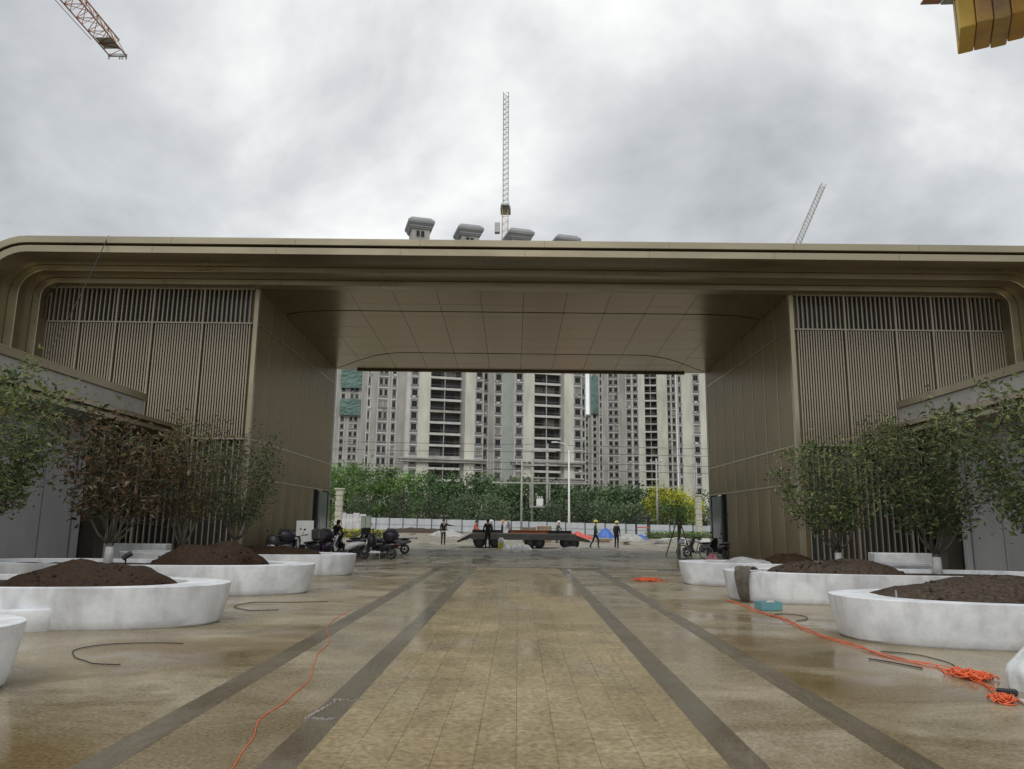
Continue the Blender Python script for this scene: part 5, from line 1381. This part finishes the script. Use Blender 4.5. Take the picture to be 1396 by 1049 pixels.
ch_ = tag(MB().bbox(-0.09, 0.09, -0.035, 0.035, 0, 0.06, 0.012).build('power_tool_handle', M['hose'], None, (4.92, 8.05, 0.0), -0.3), 'black handle-shaped block beside the small orange coil', 'handle')
ct = thing('plastic_crate', 'teal plastic crate on the paving before the second right planter', 'crate', (4.95, 15.5, 0), 0.2)
for (x0, x1, y0, y1) in ((-.22, .22, -.15, -.135), (-.22, .22, .135, .15), (-.22, -.205, -.134, .134), (.205, .22, -.134, .134)):
    MB().bbox(x0, x1, y0, y1, 0.005, 0.16, 0.004).build('side', M['teal'], ct)
MB().box(-.2, .2, -.13, .13, 0.0, 0.02).build('bottom', M['teal'], ct)
MB().ball((0.05, 0, 0.1), 0.12, 0.09, 0.09, 9, 6, 0, 0.12, random.Random(2)).build('contents', M['cranewhite'], ct, smooth=True)
# sacking draped over the planter end
b = MB(); rr = random.Random(8); rings = []
path = [(0.30, 0.66), (0.16, 0.71), (0.03, 0.74), (-0.09, 0.70), (-0.13, 0.55), (-0.10, 0.38), (-0.07, 0.2), (-0.02, 0.09), (0.02, 0.012)]
for i, (u, z) in enumerate(path):
    wv = 0.46 - 0.034 * i
    rings.append([(u + 0.03 * math.sin(k * 1.4 + i * 0.4) * (1 if k % 2 else -.4), -wv / 2 + wv * k / 8, z + (0.015 * math.sin(k * 2.1 + i))) for k in range(9)])
b.loft(rings, False)
sg = b.build('wet_sacking', M['cloth'], None, (4.93, 16.98, 0.0), 0.95)
so = sg.modifiers.new('thick', 'SOLIDIFY'); so.thickness = 0.035; so.offset = 1
sg.modifiers.new('sub', 'SUBSURF').render_levels = 2
autosmooth(sg, 60)
tag(sg, 'wet grey-brown sacking draped over the end of the second right planter', 'sacking')
# white plastic bag at the right edge
b = MB(); rr = random.Random(5); rings = []
for i in range(14):
    u = i / 13
    z = 0.62 * u
    rad = 0.36 * (1 - 0.15 * abs(u - 0.25) - 0.80 * max(0, u - 0.35) ** 0.9 / 0.65 ** 0.9) if u < 0.93 else 0.13
    rings.append([(rad * (1 + 0.05 * math.sin(5 * a + 3 * u) + 0.04 * math.sin(11 * a + 7 * u)) * math.cos(a), rad * (1 + 0.06 * math.sin(6 * a - 2 * u)) * math.sin(a), z) for a in [2 * math.pi * k / 36 for k in range(36)]])
b.loft(rings, True, True)
bg_ = b.build('plastic_bag', M['plasticbag'], None, (5.48, 8.25, 0.0)); autosmooth(bg_, 60)
tag(bg_, 'tied white plastic bag standing at the right edge', 'bag')
# garden spotlights
for x, y, lab in ((-9.3, 12.4, 'black garden spotlight in the front left planter at the left edge'), (-9.05, 17.8, 'black garden spotlight beside the soil heap of the second left planter')):
    t = thing('garden_spotlight', lab, 'spotlight', (x, y, 0.5), 0.4, 'garden spotlights')
    MB().tube([(0, 0, 0), (0, 0, 0.22)], 0.018, 6).build('spike', M['hose'], t)
    MB().tube([(-0.06, -0.02, 0.20), (0.0, 0, 0.27), (0.11, 0.03, 0.33)], [0.055, 0.065, 0.06], 10).build('head', M['hose'], t, smooth=False)
tag(MB().tube([(0, 0, 0), (0, 0, 0.13)], [0.018, 0.012], 8).build('pipe_stub', M['steel'], None, (5.55, 11.5, 0.6)), 'small grey pipe stub on the rim of the front right planter', 'pipe')
sl_ = thing('stone_slab', 'pale pink stone slab at the bottom right edge', 'slab', (5.05, 7.45, 0), -0.2)
MB().bbox(-0.28, 0.5, -0.3, 0.22, 0.001, 0.035, 0.006).build('slab', mat('pink_stone', (0.5, 0.42, 0.42), 0.5), sl_)
